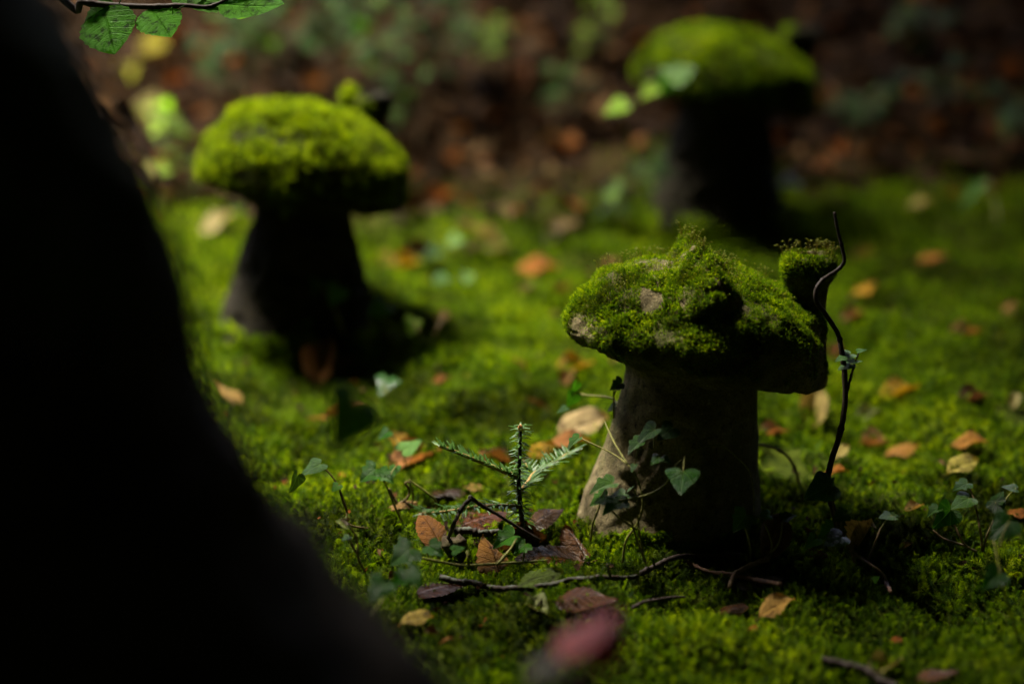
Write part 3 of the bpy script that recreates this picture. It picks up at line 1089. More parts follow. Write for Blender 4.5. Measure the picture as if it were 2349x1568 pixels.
# ------------------------------------------------------------------ fallen leaves lying singly on the moss
YEL, ORA, BRN, DBR = (0.50, 0.31, 0.035), (0.42, 0.17, 0.03), (0.20, 0.085, 0.03), (0.075, 0.033, 0.018)
PNK, TAN, PAL, RED = (0.33, 0.17, 0.11), (0.40, 0.27, 0.13), (0.45, 0.42, 0.33), (0.16, 0.035, 0.015)
GRN, PGR, GLD, PUR = (0.09, 0.17, 0.02), (0.30, 0.38, 0.22), (0.30, 0.145, 0.04), (0.14, 0.06, 0.06)
FALLEN = [
    # px, py, length px, heading (0 right, 90 away), tip tilt, roll, shape, colour, label
    (932, 600, 66, 10, 10, 15, 'cup', YEL, 'yellow curled leaf just right of the far left mushroom stem'),
    (1232, 617, 95, 5, 0, 10, 'flat', ORA, 'long orange leaf on moss left of the sharp mushroom cap'),
    (1288, 660, 42, 30, 10, 0, 'cup', RED, 'small rust-red leaf beside the left rim of the sharp cap'),
    (1112, 560, 90, 160, 25, 20, 'fold', PAL, 'pale grey pointed leaf, largest light spot between the two near caps'),
    (1138, 580, 60, 215, 15, 15, 'fold', PGR, 'pale green leaf lying below the grey pointed leaf'),
    (1272, 538, 62, 60, 25, 0, 'cup', (0.28, 0.28, 0.28), 'bluish grey leaf at the edge of the bright moss, mid picture'),
    (1204, 662, 48, 45, 20, 10, 'cup', (0.32, 0.30, 0.20), 'small greyish leaf on moss below the long orange leaf'),
    (1016, 727, 36, 80, 20, 0, 'flat', PNK, 'small pinkish leaf scrap at the top of a thin stalk'),
    (1188, 838, 60, 130, 15, 30, 'roll', ORA, 'small rolled orange leaf on moss left of the yellow leaf'),
    (1318, 835, 88, 20, 12, 10, 'flat', YEL, 'bright yellow leaf under the left rim of the sharp cap'),
    (1303, 868, 50, 60, 15, 0, 'cup', PNK, 'pinkish brown leaf scrap touching the bright yellow leaf'),
    (742, 850, 92, 75, 42, 0, 'fold', (0.46, 0.22, 0.13), 'large salmon leaf standing before the left mushroom foot'),
    (790, 838, 60, 40, 20, 0, 'cup', (0.25, 0.21, 0.17), 'grey-brown leaf leaning on the large salmon leaf'),
    (728, 962, 46, 170, 10, 0, 'flat', ORA, 'small orange leaf tip left of the dark hanging leaf'),
    (790, 948, 95, 22, 8, 15, 'roll', (0.25, 0.13, 0.06), 'brown rolled leaf behind the dark hanging leaf'),
    (1012, 873, 42, 20, 10, 0, 'flat', (0.22, 0.09, 0.02), 'dull orange leaf scrap in mid moss, right of the blue-green leaf'),
    (1230, 928, 60, 160, 8, 20, 'roll', (0.18, 0.09, 0.04), 'brown leaf half sunk in moss left of the sharp stem'),
    (520, 905, 78, 150, 20, 0, 'flat', TAN, 'tan leaf against the right edge of the dark trunk'),
    (950, 1052, 118, 10, 8, 8, 'flat', (0.44, 0.21, 0.12), 'broad salmon-orange leaf left of the spruce seedling top'),
    (912, 1018, 60, 120, 25, 0, 'cup', YEL, 'yellow-green leaf standing behind the broad salmon leaf'),
    (1335, 990, 122, 12, 14, 10, 'flat', (0.52, 0.42, 0.38), 'large pale pink leaf beside the left edge of the sharp stem'),
    (1306, 1016, 90, 8, 4, 0, 'flat', (0.40, 0.18, 0.09), 'orange-brown leaf tucked under the large pale pink leaf'),
    (1240, 1040, 70, 25, 15, 20, 'flat', YEL, 'yellow leaf seen just behind the spruce seedling tip'),
    (1146, 1050, 92, 160, 6, 12, 'flat', (0.27, 0.13, 0.06), 'brown leaf lying above the seedling left branch'),
    (1030, 1128, 92, 12, 0, 10, 'wetroll', DBR, 'dark curled leaf like a husk, left of the spruce seedling'),
    (1085, 1122, 46, 340, 4, 0, 'flat', TAN, 'tan leaf end beside the dark husk-like leaf'),
    (922, 1158, 70, 10, 14, 0, 'arch', (0.42, 0.27, 0.17), 'pale tan arched leaf behind the looping dead stems'),
    (902, 1142, 32, 80, 20, 0, 'flat', RED, 'small red leaf scrap beside the looping dead stems'),
    (1105, 1195, 150, 15, 10, 14, 'wet', (0.17, 0.055, 0.02), 'wide red-brown leaf shining behind the low spruce branch'),
    (988, 1228, 92, 125, 30, -10, 'arch', (0.30, 0.13, 0.035), 'orange-brown leaf tilted up, left end of the leaf heap'),
    (1252, 1190, 100, 25, 18, 15, 'wet', (0.16, 0.085, 0.06), 'wet leaf with white sheen right of the seedling stem'),
    (1195, 1250, 118, 15, 8, 0, 'crumple', (0.085, 0.042, 0.022), 'crumpled wet dark leaf at the seedling foot'),
    (1262, 1282, 180, 186, 4, -20, 'wet', (0.20, 0.085, 0.022), 'big glossy brown beech leaf with clear veins before the stem'),
    (1322, 1262, 100, 128, 34, 5, 'wetroll', (0.24, 0.10, 0.035), 'rolled glossy brown leaf standing against the stem foot'),
    (1130, 1308, 92, 118, 46, 8, 'arch', GLD, 'golden-brown veined leaf upright in front moss, alone'),
    (1238, 1334, 108, 8, 6, 12, 'flat', (0.085, 0.14, 0.025), 'fallen green leaf lying just above the lichen twig'),
    (1345, 1372, 160, 8, 4, 8, 'wet', (0.13, 0.048, 0.02), 'red-brown leaf below the right end of the lichen twig'),
    (1232, 1385, 78, 300, 4, 12, 'flat', (0.36, 0.44, 0.34), 'pale blue-green wet leaf below the lichen twig'),
    (1012, 1356, 128, 12, 4, 4, 'wet', (0.065, 0.020, 0.011), 'dark maroon leaf under the left end of the lichen twig'),
    (955, 1424, 78, 10, 10, 0, 'flat', (0.33, 0.26, 0.08), 'dull yellow leaf near the lower edge right of the trunk'),
    (1682, 1398, 82, 340, 12, 25, 'wetroll', (0.26, 0.13, 0.06), 'brown rolled leaf with pale edge, front right moss'),
    (1782, 1398, 84, 20, 16, 10, 'flat', (0.48, 0.30, 0.13), 'cream-orange leaf lying alone in the front right moss'),
    (1726, 1440, 28, 45, 20, 0, 'flat', ORA, 'tiny orange leaf scrap below the rolled brown leaf'),
    (1742, 1332, 128, 355, 6, 12, 'wet', (0.10, 0.075, 0.02), 'olive-brown leaf in the shade right of the stem foot'),
    (1768, 1244, 92, 62, 40, 30, 'fold', (0.17, 0.12, 0.085), 'narrow grey-brown leaf leaning up right of the stem'),
    (1972, 1238, 76, 40, 30, 0, 'crumple', (0.50, 0.40, 0.17), 'crumpled pale yellow leaf under the right ivy'),
    (1872, 1274, 72, 15, 14, 0, 'cup', (0.085, 0.04, 0.025), 'dark brown cupped leaf right of the stem foot'),
    (2096, 1162, 44, 10, 10, 0, 'flat', (0.45, 0.30, 0.16), 'small cream and orange leaf beyond the right ivy'),
    (2208, 1074, 78, 20, 15, 10, 'flat', (0.48, 0.44, 0.16), 'pale yellow-green leaf lowest of the pair at far right'),
    (2222, 1020, 78, 340, 10, 10, 'flat', (0.50, 0.25, 0.07), 'orange-yellow leaf above the pale yellow-green leaf at right'),
    (2000, 1012, 80, 330, 12, 10, 'cup', (0.34, 0.17, 0.10), 'pinkish brown leaf, left one of a touching row at right'),
    (2066, 1034, 84, 10, 8, 0, 'flat', (0.44, 0.23, 0.07), 'yellow-brown leaf, right one of a touching row at right'),
    (1866, 945, 66, 80, 50, 0, 'cup', (0.46, 0.38, 0.22), 'pale beige leaf standing upright between stem and dark twig'),
    (2060, 898, 88, 5, 8, 0, 'flat', (0.52, 0.34, 0.02), 'bright yellow leaf right of the dark twig, mid height'),
    (2232, 908, 78, 10, 10, 0, 'cup', PUR, 'purple-brown leaf near the right edge, mid height'),
    (2326, 920, 44, 70, 30, 0, 'cup', PAL, 'small whitish leaf close to the right picture edge'),
    (1772, 988, 70, 10, 10, 0, 'cup', (0.34, 0.16, 0.10), 'pink-brown leaf just right of the sharp stem edge'),
    (1930, 1042, 44, 30, 20, 0, 'flat', (0.50, 0.44, 0.24), 'small pale leaf behind the dark twig'),
    (1916, 1085, 54, 335, 8, 0, 'flat', ORA, 'small orange leaf behind the lower dark twig'),
    (1980, 668, 56, 5, 18, 0, 'flat', (0.60, 0.34, 0.05), 'bright orange-yellow leaf right of the chimney'),
    (2136, 592, 70, 5, 10, 0, 'arch', (0.44, 0.19, 0.04), 'arched orange leaf casting a shadow, upper right moss'),
    (2214, 757, 80, 10, 8, 0, 'flat', (0.38, 0.19, 0.10), 'long pinkish leaf on the right-hand moss'),
    (1914, 806, 56, 60, 20, 0, 'cup', (0.20, 0.06, 0.025), 'rust-brown leaf partly behind the right cap edge'),
    (1955, 724, 50, 20, 15, 0, 'cup', (0.34, 0.17, 0.12), 'pinkish leaf beside the dark twig below the chimney'),
    (2322, 712, 48, 40, 18, 0, 'flat', (0.38, 0.20, 0.13), 'pinkish leaf at the right edge above mid height'),
    (1985, 585, 60, 10, 8, 0, 'cup', (0.27, 0.13, 0.07), 'dull brown leaf right of the twig tip'),
    (2112, 468, 56, 5, 18, 0, 'flat', (0.48, 0.42, 0.20), 'beige leaf at the back edge of the right moss'),
    (2330, 1172, 62, 5, 8, 0, 'flat', (0.34, 0.13, 0.03), 'orange-brown leaf at the right edge behind the ivy'),
    (2028, 1528, 86, 20, 10, 10, 'flat', (0.36, 0.34, 0.20), 'pale leaf at the bottom edge beside a dark twig'),
    (2150, 1545, 110, 350, 6, 0, 'wet', (0.20, 0.085, 0.03), 'brown leaf at the bottom edge, right of the pale one'),
    (2056, 1468, 32, 40, 10, 0, 'flat', (0.34, 0.11, 0.02), 'tiny orange leaf scrap low in the right foreground'),
    (1992, 955, 62, 30, 16, 10, 'fold', PGR, 'pale green leaf right of the dark twig below the yellow leaf'),
    (502, 528, 80, 10, 18, 10, 'flat', (0.50, 0.45, 0.36), 'whitish leaf between the dark trunk and the left mushroom'),
    (545, 486, 66, 5, 18, 0, 'green', (0.06, 0.22, 0.02), 'bright green leaf under the left mushroom cap rim'),
    (2006, 355, 54, 10, 30, 0, 'cup', (0.60, 0.30, 0.04), 'bright orange leaf on the dark litter at the back right'),
    (352, 120, 62, 60, 40, 0, 'flat', (0.48, 0.46, 0.03), 'upper of two bright yellow leaves behind the dark trunk'),
    (296, 178, 64, 60, 40, 0, 'flat', (0.38, 0.42, 0.03), 'lower of two bright yellow leaves behind the dark trunk'),
    (2078, 1250, 34, 20, 10, 0, 'cup', (0.25, 0.18, 0.13), 'small grey-brown leaf scrap right of the crumpled pale leaf'),
    (560, 745, 80, 10, 12, 0, 'cup', (0.20, 0.08, 0.05), 'dark pinkish leaf at the left foot of the left mushroom'),
    (1400, 605, 40, 20, 12, 0, 'flat', (0.30, 0.15, 0.08), 'small brown leaf scrap on moss behind the sharp cap'),
    (545, 130, 70, 40, 30, 0, 'cup', (0.46, 0.18, 0.06), 'orange-brown leaf on the bank above the left mushroom'),
    (1195, 185, 62, 70, 30, 0, 'cup', (0.42, 0.17, 0.11), 'pinkish leaf on the bank between the two far caps'),
    (345, 275, 62, 80, 40, 0, 'fold', (0.46, 0.44, 0.22), 'pale yellowish leaf beside the trunk above the left cap'),
    (345, 405, 56, 20, 25, 0, 'flat', (0.40, 0.42, 0.20), 'pale green-yellow leaf close to the trunk left of the left cap'),
]
leaf_no = {}
for i, (px, py, lp, head, tilt, roll, shape, colr, lab) in enumerate(FALLEN):
    py = py + 0.0095 * 0.97 * FPX / GD(px, py)
    d = GD(px, py)
    p = P(px, py, d)
    L = lp / FPX * d * (0.92 if shape.startswith('wet') else 1.05)
    ms = LEAF[shape]
    me = ms[leaf_no.get(shape, 0) % len(ms)]
    leaf_no[shape] = leaf_no.get(shape, 0) + 1
    dirv = Vector((math.cos(R(head)), math.sin(R(head)), 0))
    c = Vector((p.x, p.y, gz1(p.x, p.y) + 0.0068))
    a = c - dirv * L * 0.5
    b = c + dirv * L * 0.5
    slope = (gz1(b.x, b.y) - gz1(a.x, a.y)) / L * 0.6 + math.tan(R(tilt))
    a.z = c.z - slope * L * 0.30
    b.z = c.z + slope * L * 0.70
    m, LL = frame(a, b, Vector((0, -0.137, 1)), roll)
    o = obj('fallen_leaf', me)
    o.matrix_basis = m @ Matrix.Diagonal((LL, LL, LL, 1))
    dk = 0.75 if shape.startswith('wet') else 1.0
    o.color = (colr[0] * 0.62 * dk, colr[1] * 0.58 * dk, colr[2] * 0.30 * dk, 1)
    tag(o, lab, 'leaf', 'fallen leaves lying singly')

# ------------------------------------------------------------------ leaf litter on the bank behind
rs = np.random.default_rng(5)
n = 8500
X = rs.uniform(-1.35, 1.35, n)
Y = rs.uniform(2.9, 4.9, n)
e = moss_edge(X)
pr = 1 / (1 + np.exp(-(Y - e - 0.02) / 0.045))
k = rs.random(n) < pr
X, Y = X[k], Y[k]
for b, m in zip(MB, MUSH):
    k = ((X - b.x) ** 2 + (Y - b.y) ** 2) > 0.11 ** 2
    X, Y = X[k], Y[k]
Z = ground_z(X, Y) + rs.uniform(0.002, 0.022, len(X))
d = np.stack([rs.normal(0, 0.45, len(X)), rs.normal(-0.25, 0.45, len(X)), np.ones(len(X))], 1)
LIT_V = [obj('litter_leaf', beech_leaf(50 + s, 0.2, cu, ro, bo, 0.08, mat='litter', nu=8, nv=4, stalk=0), link=False)
         for s, (cu, ro, bo) in enumerate([(0, 0, 0.3), (0.8, 0, -0.4), (0, 3, 0.3), (0.4, -3, -0.3)])]
lit = scatter('leaf_litter', np.stack([X, Y, Z], 1), eulers(d, rs.uniform(0, 6.28, len(X))), rs.uniform(0.022, 0.046, len(X)), LIT_V, seed=8)
tag(lit, 'brown and rust leaf litter covering the bank behind', 'leaf litter', None, 'stuff')


# crumbs of dead leaf, bud scales and needles caught in the moss
n = 2600
X = rs.uniform(-0.9, 0.9, n)
Y = rs.uniform(1.5, 3.3, n)
k = (np.abs(X) < 0.25 * Y + 0.05) & (Y < moss_edge(X)) & (fbm(np.stack([X * 5, Y * 5, 0 * X + 9], 1), 3) > -0.15)
for b, m in zip(MB, MUSH):
    k &= ((X - b.x) ** 2 + (Y - b.y) ** 2) > 0.10 ** 2
X, Y = X[k], Y[k]
d = np.stack([rs.normal(0, 0.6, len(X)), rs.normal(-0.2, 0.6, len(X)), np.ones(len(X))], 1)
cr = scatter('leaf_crumbs', np.stack([X, Y, ground_z(X, Y) + 0.0085], 1), eulers(d, rs.uniform(0, 6.28, len(X))),
             0.004 + 0.009 * rs.random(len(X)) ** 2, LIT_V, seed=9)
tag(cr, 'tiny brown leaf crumbs strewn over the moss', 'leaf crumbs', None, 'stuff')

# ------------------------------------------------------------------ ivy plants
IVG, IVD, IVB = (0.030, 0.075, 0.022), (0.014, 0.040, 0.016), (0.055, 0.14, 0.018)
IVP = (0.055, 0.11, 0.045)


def V(t):
    """(px, py) -> ground; (px, py, depth) -> point at that distance."""
    return G(t[0], t[1]) if len(t) == 2 else P(*t)


def ivy(label, stems, leaves, name='ivy_plant', stem_mat='vine', r=0.0011, group='ivy shoots on the moss', cat='ivy'):
    """stems: lists of points; leaves: (base, tip, up, kind, colour, stalk start or None)."""
    root = empty(name, V(stems[0][0]))
    tag(root, label, cat, group)
    for i, s in enumerate(stems):
        tube_obj('stem', [V(q) for q in s], r, r * 0.65, M[stem_mat], root, sides=6, sub=6, rough=0.08, seed=i, knots=2)
    for i, (b, t, up, kind, colr, st) in enumerate(leaves):
        if len(t) == 3:
            t = (t[0], t[1], b[2] + (t[2] - b[2]) * 0.3)
        B, T = V(b), V(t)
        m, L = frame(B, T, Vector(up))
        L *= 0.84
        o = obj('leaf', IVY[kind][i % 2], root)
        o.matrix_basis = root.matrix_basis.inverted() @ m @ Matrix.Diagonal((L * 1.12, L, L, 1))
        o.color = (colr[0] * 0.52, colr[1] * 0.62, colr[2] * 0.22, 1)
        if st is not None:
            S = V(st)
            mid = (S + B) * 0.5 + Vector((0, 0, 0.12 * (B - S).length))
            tube_obj('stalk', [S, mid, B], r * 0.7, r * 0.5, M['vine'], root, sides=5, sub=5)
    return root


D = 2.145
ivy('ivy climbing the sharp mushroom stem, with one shining heart-shaped leaf',
    [[(1482, 1292, 2.13), (1462, 1240, 2.125), (1440, 1170, 2.12), (1428, 1152, 2.12)],
     [(1478, 1285, 2.13), (1466, 1215, 2.125), (1462, 1160, 2.12), (1456, 1122, 2.12)],
     [(1380, 1150, 2.13), (1432, 1146, 2.12), (1492, 1132, 2.115), (1528, 1108, 2.11), (1540, 1078, 2.11), (1570, 1050, 2.12),
      (1612, 1026, 2.13), (1655, 1022, 2.135), (1690, 1048, 2.14), (1718, 1078, 2.145), (1728, 1118, 2.145), (1730, 1175, 2.14)],
     [(1428, 1290, 2.14), (1436, 1240, 2.13), (1462, 1200, 2.125), (1474, 1160, 2.12), (1470, 1120, 2.12), (1455, 1085, 2.12),
      (1440, 1066, 2.12), (1405, 1040, 2.14), (1330, 1004, 2.16)],
     [(1440, 1066, 2.12), (1412, 1020, 2.14), (1395, 985, 2.16), (1388, 968, 2.17)],
     [(1355, 1240, 2.15), (1360, 1200, 2.14), (1375, 1160, 2.13), (1378, 1130, 2.13)],
     [(1462, 1215, 2.125), (1410, 1178, 2.12), (1385, 1140, 2.12)]],
    [((1567, 1082, 2.10), (1560, 1140, 2.02), (-0.05, -0.45, 0.9), 'gloss', (0.022, 0.075, 0.02), (1572, 1042, 2.12)),
     ((1502, 985, 2.12), (1445, 1018, 2.11), (0.1, -0.2, 1), 'heart', IVD, (1500, 1030, 2.12)),
     ((1542, 982, 2.12), (1500, 1012, 2.10), (0.4, -0.3, 0.8), 'heart', IVD, (1560, 1048, 2.12)),
     ((1470, 1012, 2.12), (1428, 1040, 2.11), (0.2, -0.12, 1), 'lobe', IVG, (1455, 1075, 2.12)),
     ((1512, 1048, 2.11), (1488, 1068, 2.09), (-0.1, -0.45, 0.9), 'gloss', IVG, (1535, 1062, 2.11)),
     ((1520, 1052, 2.11), (1545, 1062, 2.09), (0.2, -0.4, 0.9), 'heart', IVG, None),
     ((1455, 1066, 2.11), (1446, 1086, 2.10), (-0.5, -0.4, 0.7), 'heart', IVG, None),
     ((1405, 1108, 2.12), (1340, 1122, 2.10), (0.0, -0.22, 1), 'lobe', (0.05, 0.11, 0.02), (1378, 1140, 2.12)),
     ((1392, 1136, 2.12), (1344, 1160, 2.10), (-0.3, -0.55, 0.8), 'lobe', IVB, (1385, 1142, 2.12)),
     ((1432, 1132, 2.12), (1392, 1134, 2.10), (0.1, -0.12, 1), 'heart', IVG, (1440, 1150, 2.12)),
     ((1440, 1126, 2.12), (1458, 1108, 2.11), (0.3, -0.1, 1), 'heart', IVG, None),
     ((1426, 1152, 2.12), (1374, 1172, 2.08), (0.05, -0.35, 1), 'lobe', (0.055, 0.12, 0.05), None),
     ((1430, 1150, 2.12), (1450, 1132, 2.12), (0.2, -0.3, 1), 'heart', (0.05, 0.11, 0.045), None),
     ((1328, 1004, 2.16), (1292, 1030, 2.15), (-0.6, -0.3, 0.6), 'lobe', IVB, None)],
    name='climbing_ivy', group='ivy by the sharp mushroom')
ivy('thin ivy shoot sticking out left behind the sharp stem',
    [[(1425, 935, 2.24), (1400, 912, 2.26), (1345, 906, 2.28), (1318, 900, 2.29)], [(1408, 960, 2.22), (1408, 920, 2.22), (1408, 895, 2.22)]],
    [((1318, 905, 2.29), (1298, 940, 2.28), (0.6, -0.5, 0.5), 'heart', IVB, None),
     ((1322, 878, 2.29), (1312, 910, 2.28), (0.8, -0.5, 0.2), 'heart', IVB, None),
     ((1298, 935, 2.28), (1272, 948, 2.27), (0, -0.2, 1), 'heart', IVG, None),
     ((1425, 878, 2.22), (1392, 895, 2.22), (0.3, -0.5, 0.6), 'lobe', IVD, (1408, 905, 2.22)),
     ((1412, 930, 2.24), (1388, 945, 2.24), (-0.1, -0.5, 0.9), 'heart', IVP, (1408, 950, 2.22))],
    group='ivy by the sharp mushroom')
ivy('ivy shoot with three small leaves at the right foot of the sharp stem',
    [[(1722, 1290), (1720, 1250, 2.12), (1708, 1205, 2.11), (1700, 1195, 2.11)], [(1765, 1290), (1770, 1245, 2.13), (1755, 1200, 2.12)],
     [(1735, 1278), (1775, 1260, 2.13), (1790, 1230, 2.13), (1794, 1195, 2.13)]],
    [((1712, 1180, 2.11), (1676, 1225, 2.08), (0.2, -0.75, 0.6), 'lobe', IVG, None),
     ((1704, 1195, 2.11), (1732, 1170, 2.13), (-0.4, -0.35, 0.8), 'lobe', IVG, (1718, 1240, 2.12)),
     ((1765, 1180, 2.12), (1738, 1180, 2.10), (0.1, -0.65, 0.75), 'heart', IVB, None),
     ((1798, 1190, 2.13), (1832, 1172, 2.14), (-0.1, -0.35, 0.9), 'lobe', IVG, None)],
    group='ivy by the sharp mushroom')
ivy('ivy runner with drooping leaves at the foot of the tall dark twig',
    [[(2042, 1350), (2020, 1310, 2.11), (1970, 1275, 2.12), (1925, 1220, 2.12), (1908, 1140, 2.12)],
     [(1990, 1290), (2005, 1250, 2.12), (2020, 1210, 2.12)], [(1960, 1290, 2.12), (1950, 1260, 2.12), (1935, 1240, 2.12)]],
    [((1902, 1112, 2.12), (1834, 1148, 2.08), (0.45, -0.45, 0.75), 'heart', (0.035, 0.10, 0.035), None),
     ((1904, 1116, 2.12), (1912, 1086, 2.13), (-0.75, -0.4, 0.5), 'heart', (0.05, 0.11, 0.05), None),
     ((1938, 1178, 2.12), (1904, 1196, 2.10), (0, -0.7, 0.7), 'lobe', IVG, (1925, 1220, 2.12)),
     ((1912, 1212, 2.12), (1872, 1238, 2.09), (0.3, -0.6, 0.7), 'lobe', IVB, (1930, 1240, 2.12)),
     ((1930, 1230, 2.11), (1880, 1254, 2.08), (0.0, -0.5, 0.85), 'gloss', IVP, (1938, 1248, 2.12)),
     ((1872, 1235, 2.10), (1842, 1258, 2.08), (0.3, -0.4, 0.8), 'heart', IVB, None),
     ((2046, 1182, 2.13), (2010, 1186, 2.10), (0, -0.3, 1), 'heart', (0.05, 0.11, 0.03), (2020, 1212, 2.12)),
     ((2040, 1184, 2.13), (2070, 1178, 2.13), (0, -0.25, 1), 'lobe', (0.06, 0.11, 0.025), None),
     ((2004, 1330, 2.10), (2020, 1318, 2.10), (0, -0.6, 0.8), 'heart', IVB, None)],
    group='ivy by the sharp mushroom', stem_mat='vine_brown')
ivy('ivy clump with one upright dark leaf, near the right picture edge',
    [[(2254, 1272), (2262, 1235, 2.15), (2280, 1190, 2.14)], [(2254, 1272), (2250, 1225, 2.15), (2235, 1150, 2.16), (2222, 1112, 2.17)],
     [(2254, 1272), (2215, 1250, 2.15), (2190, 1205, 2.15), (2180, 1185, 2.15)], [(2215, 1252, 2.15), (2165, 1235, 2.14), (2140, 1215, 2.14)]],
    [((2284, 1150, 2.14), (2300, 1195, 2.11), (-0.35, -0.8, 0.35), 'heart', IVD, (2280, 1192, 2.14)),
     ((2288, 1150, 2.14), (2302, 1118, 2.15), (-0.5, -0.75, 0.3), 'heart', IVG, None),
     ((2222, 1142, 2.16), (2172, 1168, 2.13), (0.1, -0.28, 1), 'heart', IVP, (2235, 1160, 2.16)),
     ((2180, 1170, 2.15), (2138, 1218, 2.12), (0.5, -0.6, 0.6), 'heart', (0.03, 0.09, 0.03), None),
     ((2218, 1108, 2.17), (2178, 1124, 2.15), (0.1, -0.25, 1), 'lobe', IVG, None),
     ((2152, 1165, 2.15), (2122, 1180, 2.13), (0.0, -0.25, 1), 'lobe', IVG, (2165, 1200, 2.15)),
     ((2330, 1120, 2.17), (2290, 1112, 2.17), (0, -0.3, 1), 'heart', IVG, (2285, 1190, 2.15))],
    stem_mat='vine_brown')
ivy('arching ivy stem bowing over to a hanging leaf, beside the trunk',
    [[(845, 1215), (800, 1202, 2.17), (795, 1170, 2.17), (780, 1125, 2.17), (760, 1090, 2.17), (735, 1066, 2.17)],
     [(795, 1170, 2.17), (782, 1135, 2.16), (778, 1112, 2.16)]],
    [((734, 1064, 2.17), (680, 1092, 2.14), (0.2, -0.15, 1), 'heart', IVP, None),
     ((682, 1090, 2.15), (668, 1140, 2.13), (0.8, -0.3, 0.3), 'heart', (0.02, 0.03, 0.012), None),
     ((776, 1112, 2.16), (758, 1130, 2.14), (0.2, -0.3, 1), 'heart', IVB, None)],
    stem_mat='vine_brown')
ivy('two green ivy leaves above looping dead stems on the left moss',
    [[(925, 1200), (905, 1160, 2.22), (885, 1110, 2.22), (870, 1085, 2.22)], [(985, 1195), (1000, 1150, 2.22), (945, 1105, 2.22), (938, 1100, 2.22)]],
    [((862, 1075, 2.22), (818, 1108, 2.19), (0.2, -0.65, 0.7), 'lobe', (0.05, 0.16, 0.02), None),
     ((872, 1085, 2.22), (908, 1105, 2.19), (-0.1, -0.6, 0.8), 'lobe', (0.05, 0.16, 0.02), None),
     ((908, 1070, 2.24), (898, 1098, 2.22), (-0.3, -0.5, 0.7), 'heart', (0.05, 0.15, 0.02), (890, 1110, 2.22))])
ivy('ivy leaf pair with pale upturned blade left of the seedling',
    [[(930, 1075), (925, 1040, 2.33), (905, 1005, 2.33), (890, 992, 2.33)]],
    [((925, 1032, 2.32), (975, 1000, 2.35), (-0.3, -0.5, 0.8), 'heart', (0.16, 0.28, 0.17), None),
     ((890, 990, 2.33), (862, 1008, 2.31), (0.1, -0.5, 0.8), 'heart', (0.03, 0.12, 0.02), None)])
ivy('ivy shoot carrying a yellow cup-shaped leaf beside the trunk',
    [[(838, 1318), (822, 1280, 2.10), (820, 1240, 2.10), (808, 1215, 2.10), (795, 1200, 2.10)], [(822, 1275, 2.10), (808, 1250, 2.10), (800, 1232, 2.10)]],
    [((798, 1200, 2.10), (764, 1192, 2.08), (0, -0.6, 0.75), 'heart', (0.30, 0.30, 0.03), None),
     ((798, 1196, 2.10), (778, 1188, 2.09), (0, -0.7, 0.7), 'heart', (0.13, 0.06, 0.02), None),
     ((800, 1230, 2.10), (780, 1240, 2.08), (0, -0.3, 1), 'heart', IVP, None)],
    stem_mat='vine_brown')
ivy('ivy runner with light green stem lying across the front moss',
    [[(905, 1270, 2.07), (960, 1278, 2.08), (1010, 1288, 2.09), (1062, 1296, 2.10), (1140, 1292, 2.12), (1210, 1288, 2.13), (1256, 1284, 2.14)],
     [(1140, 1294, 2.11), (1170, 1260, 2.12), (1185, 1235, 2.13)], [(1075, 1296, 2.10), (1072, 1262, 2.10)]],
    [((942, 1258, 2.06), (886, 1300, 2.02), (0.3, -0.55, 0.7), 'lobe', (0.03, 0.10, 0.02), (960, 1278, 2.08)),
     ((985, 1252, 2.08), (1025, 1275, 2.05), (-0.2, -0.6, 0.75), 'lobe', (0.04, 0.13, 0.02), None),
     ((1040, 1262, 2.08), (1072, 1252, 2.08), (0, -0.5, 0.85), 'heart', (0.04, 0.12, 0.02), None),
     ((1178, 1228, 2.14), (1120, 1252, 2.11), (0.1, -0.45, 0.9), 'lobe', (0.05, 0.16, 0.02), None),
     ((1205, 1246, 2.13), (1176, 1272, 2.10), (-0.1, -0.8, 0.5), 'lobe', (0.06, 0.19, 0.015), (1200, 1288, 2.13))],
    r=0.0014)
ivy('blurred ivy leaves close to the lens beside the trunk foot',
    [[(800, 1560, 1.90), (850, 1420, 1.93), (900, 1350, 1.96), (960, 1320, 1.97)]],
    [((935, 1310, 1.95), (975, 1350, 1.93), (0, -0.7, 0.7), 'lobe', (0.035, 0.13, 0.02), None),
     ((930, 1318, 1.95), (890, 1345, 1.93), (0.1, -0.7, 0.7), 'lobe', (0.035, 0.13, 0.02), None),
     ((880, 1335, 1.94), (842, 1385, 1.90), (0.2, -0.8, 0.6), 'heart', (0.03, 0.12, 0.02), None)])
ivy('blurred dark green ivy leaves at the right edge in front',
    [[(2340, 1480), (2310, 1380, 1.99), (2290, 1290, 2.0), (2280, 1240, 2.01)]],
    [((2315, 1195, 2.01), (2262, 1245, 1.99), (0.2, -0.7, 0.7), 'heart', (0.02, 0.09, 0.02), (2290, 1260, 2.0)),
     ((2290, 1315, 1.99), (2248, 1355, 1.96), (0.2, -0.7, 0.7), 'heart', (0.02, 0.08, 0.02), (2300, 1350, 1.99))])
ivy('dark blurred leaf hanging close to the lens over the left moss',
    [[(640, 1568, 1.60), (690, 1240, 1.62), (760, 1020, 1.64), (815, 925, 1.66)]],
    [((818, 925, 1.66), (762, 1050, 1.58), (0.6, -0.7, 0.3), 'heart', (0.010, 0.030, 0.008), None)],
    stem_mat='vine_brown', r=0.0009)
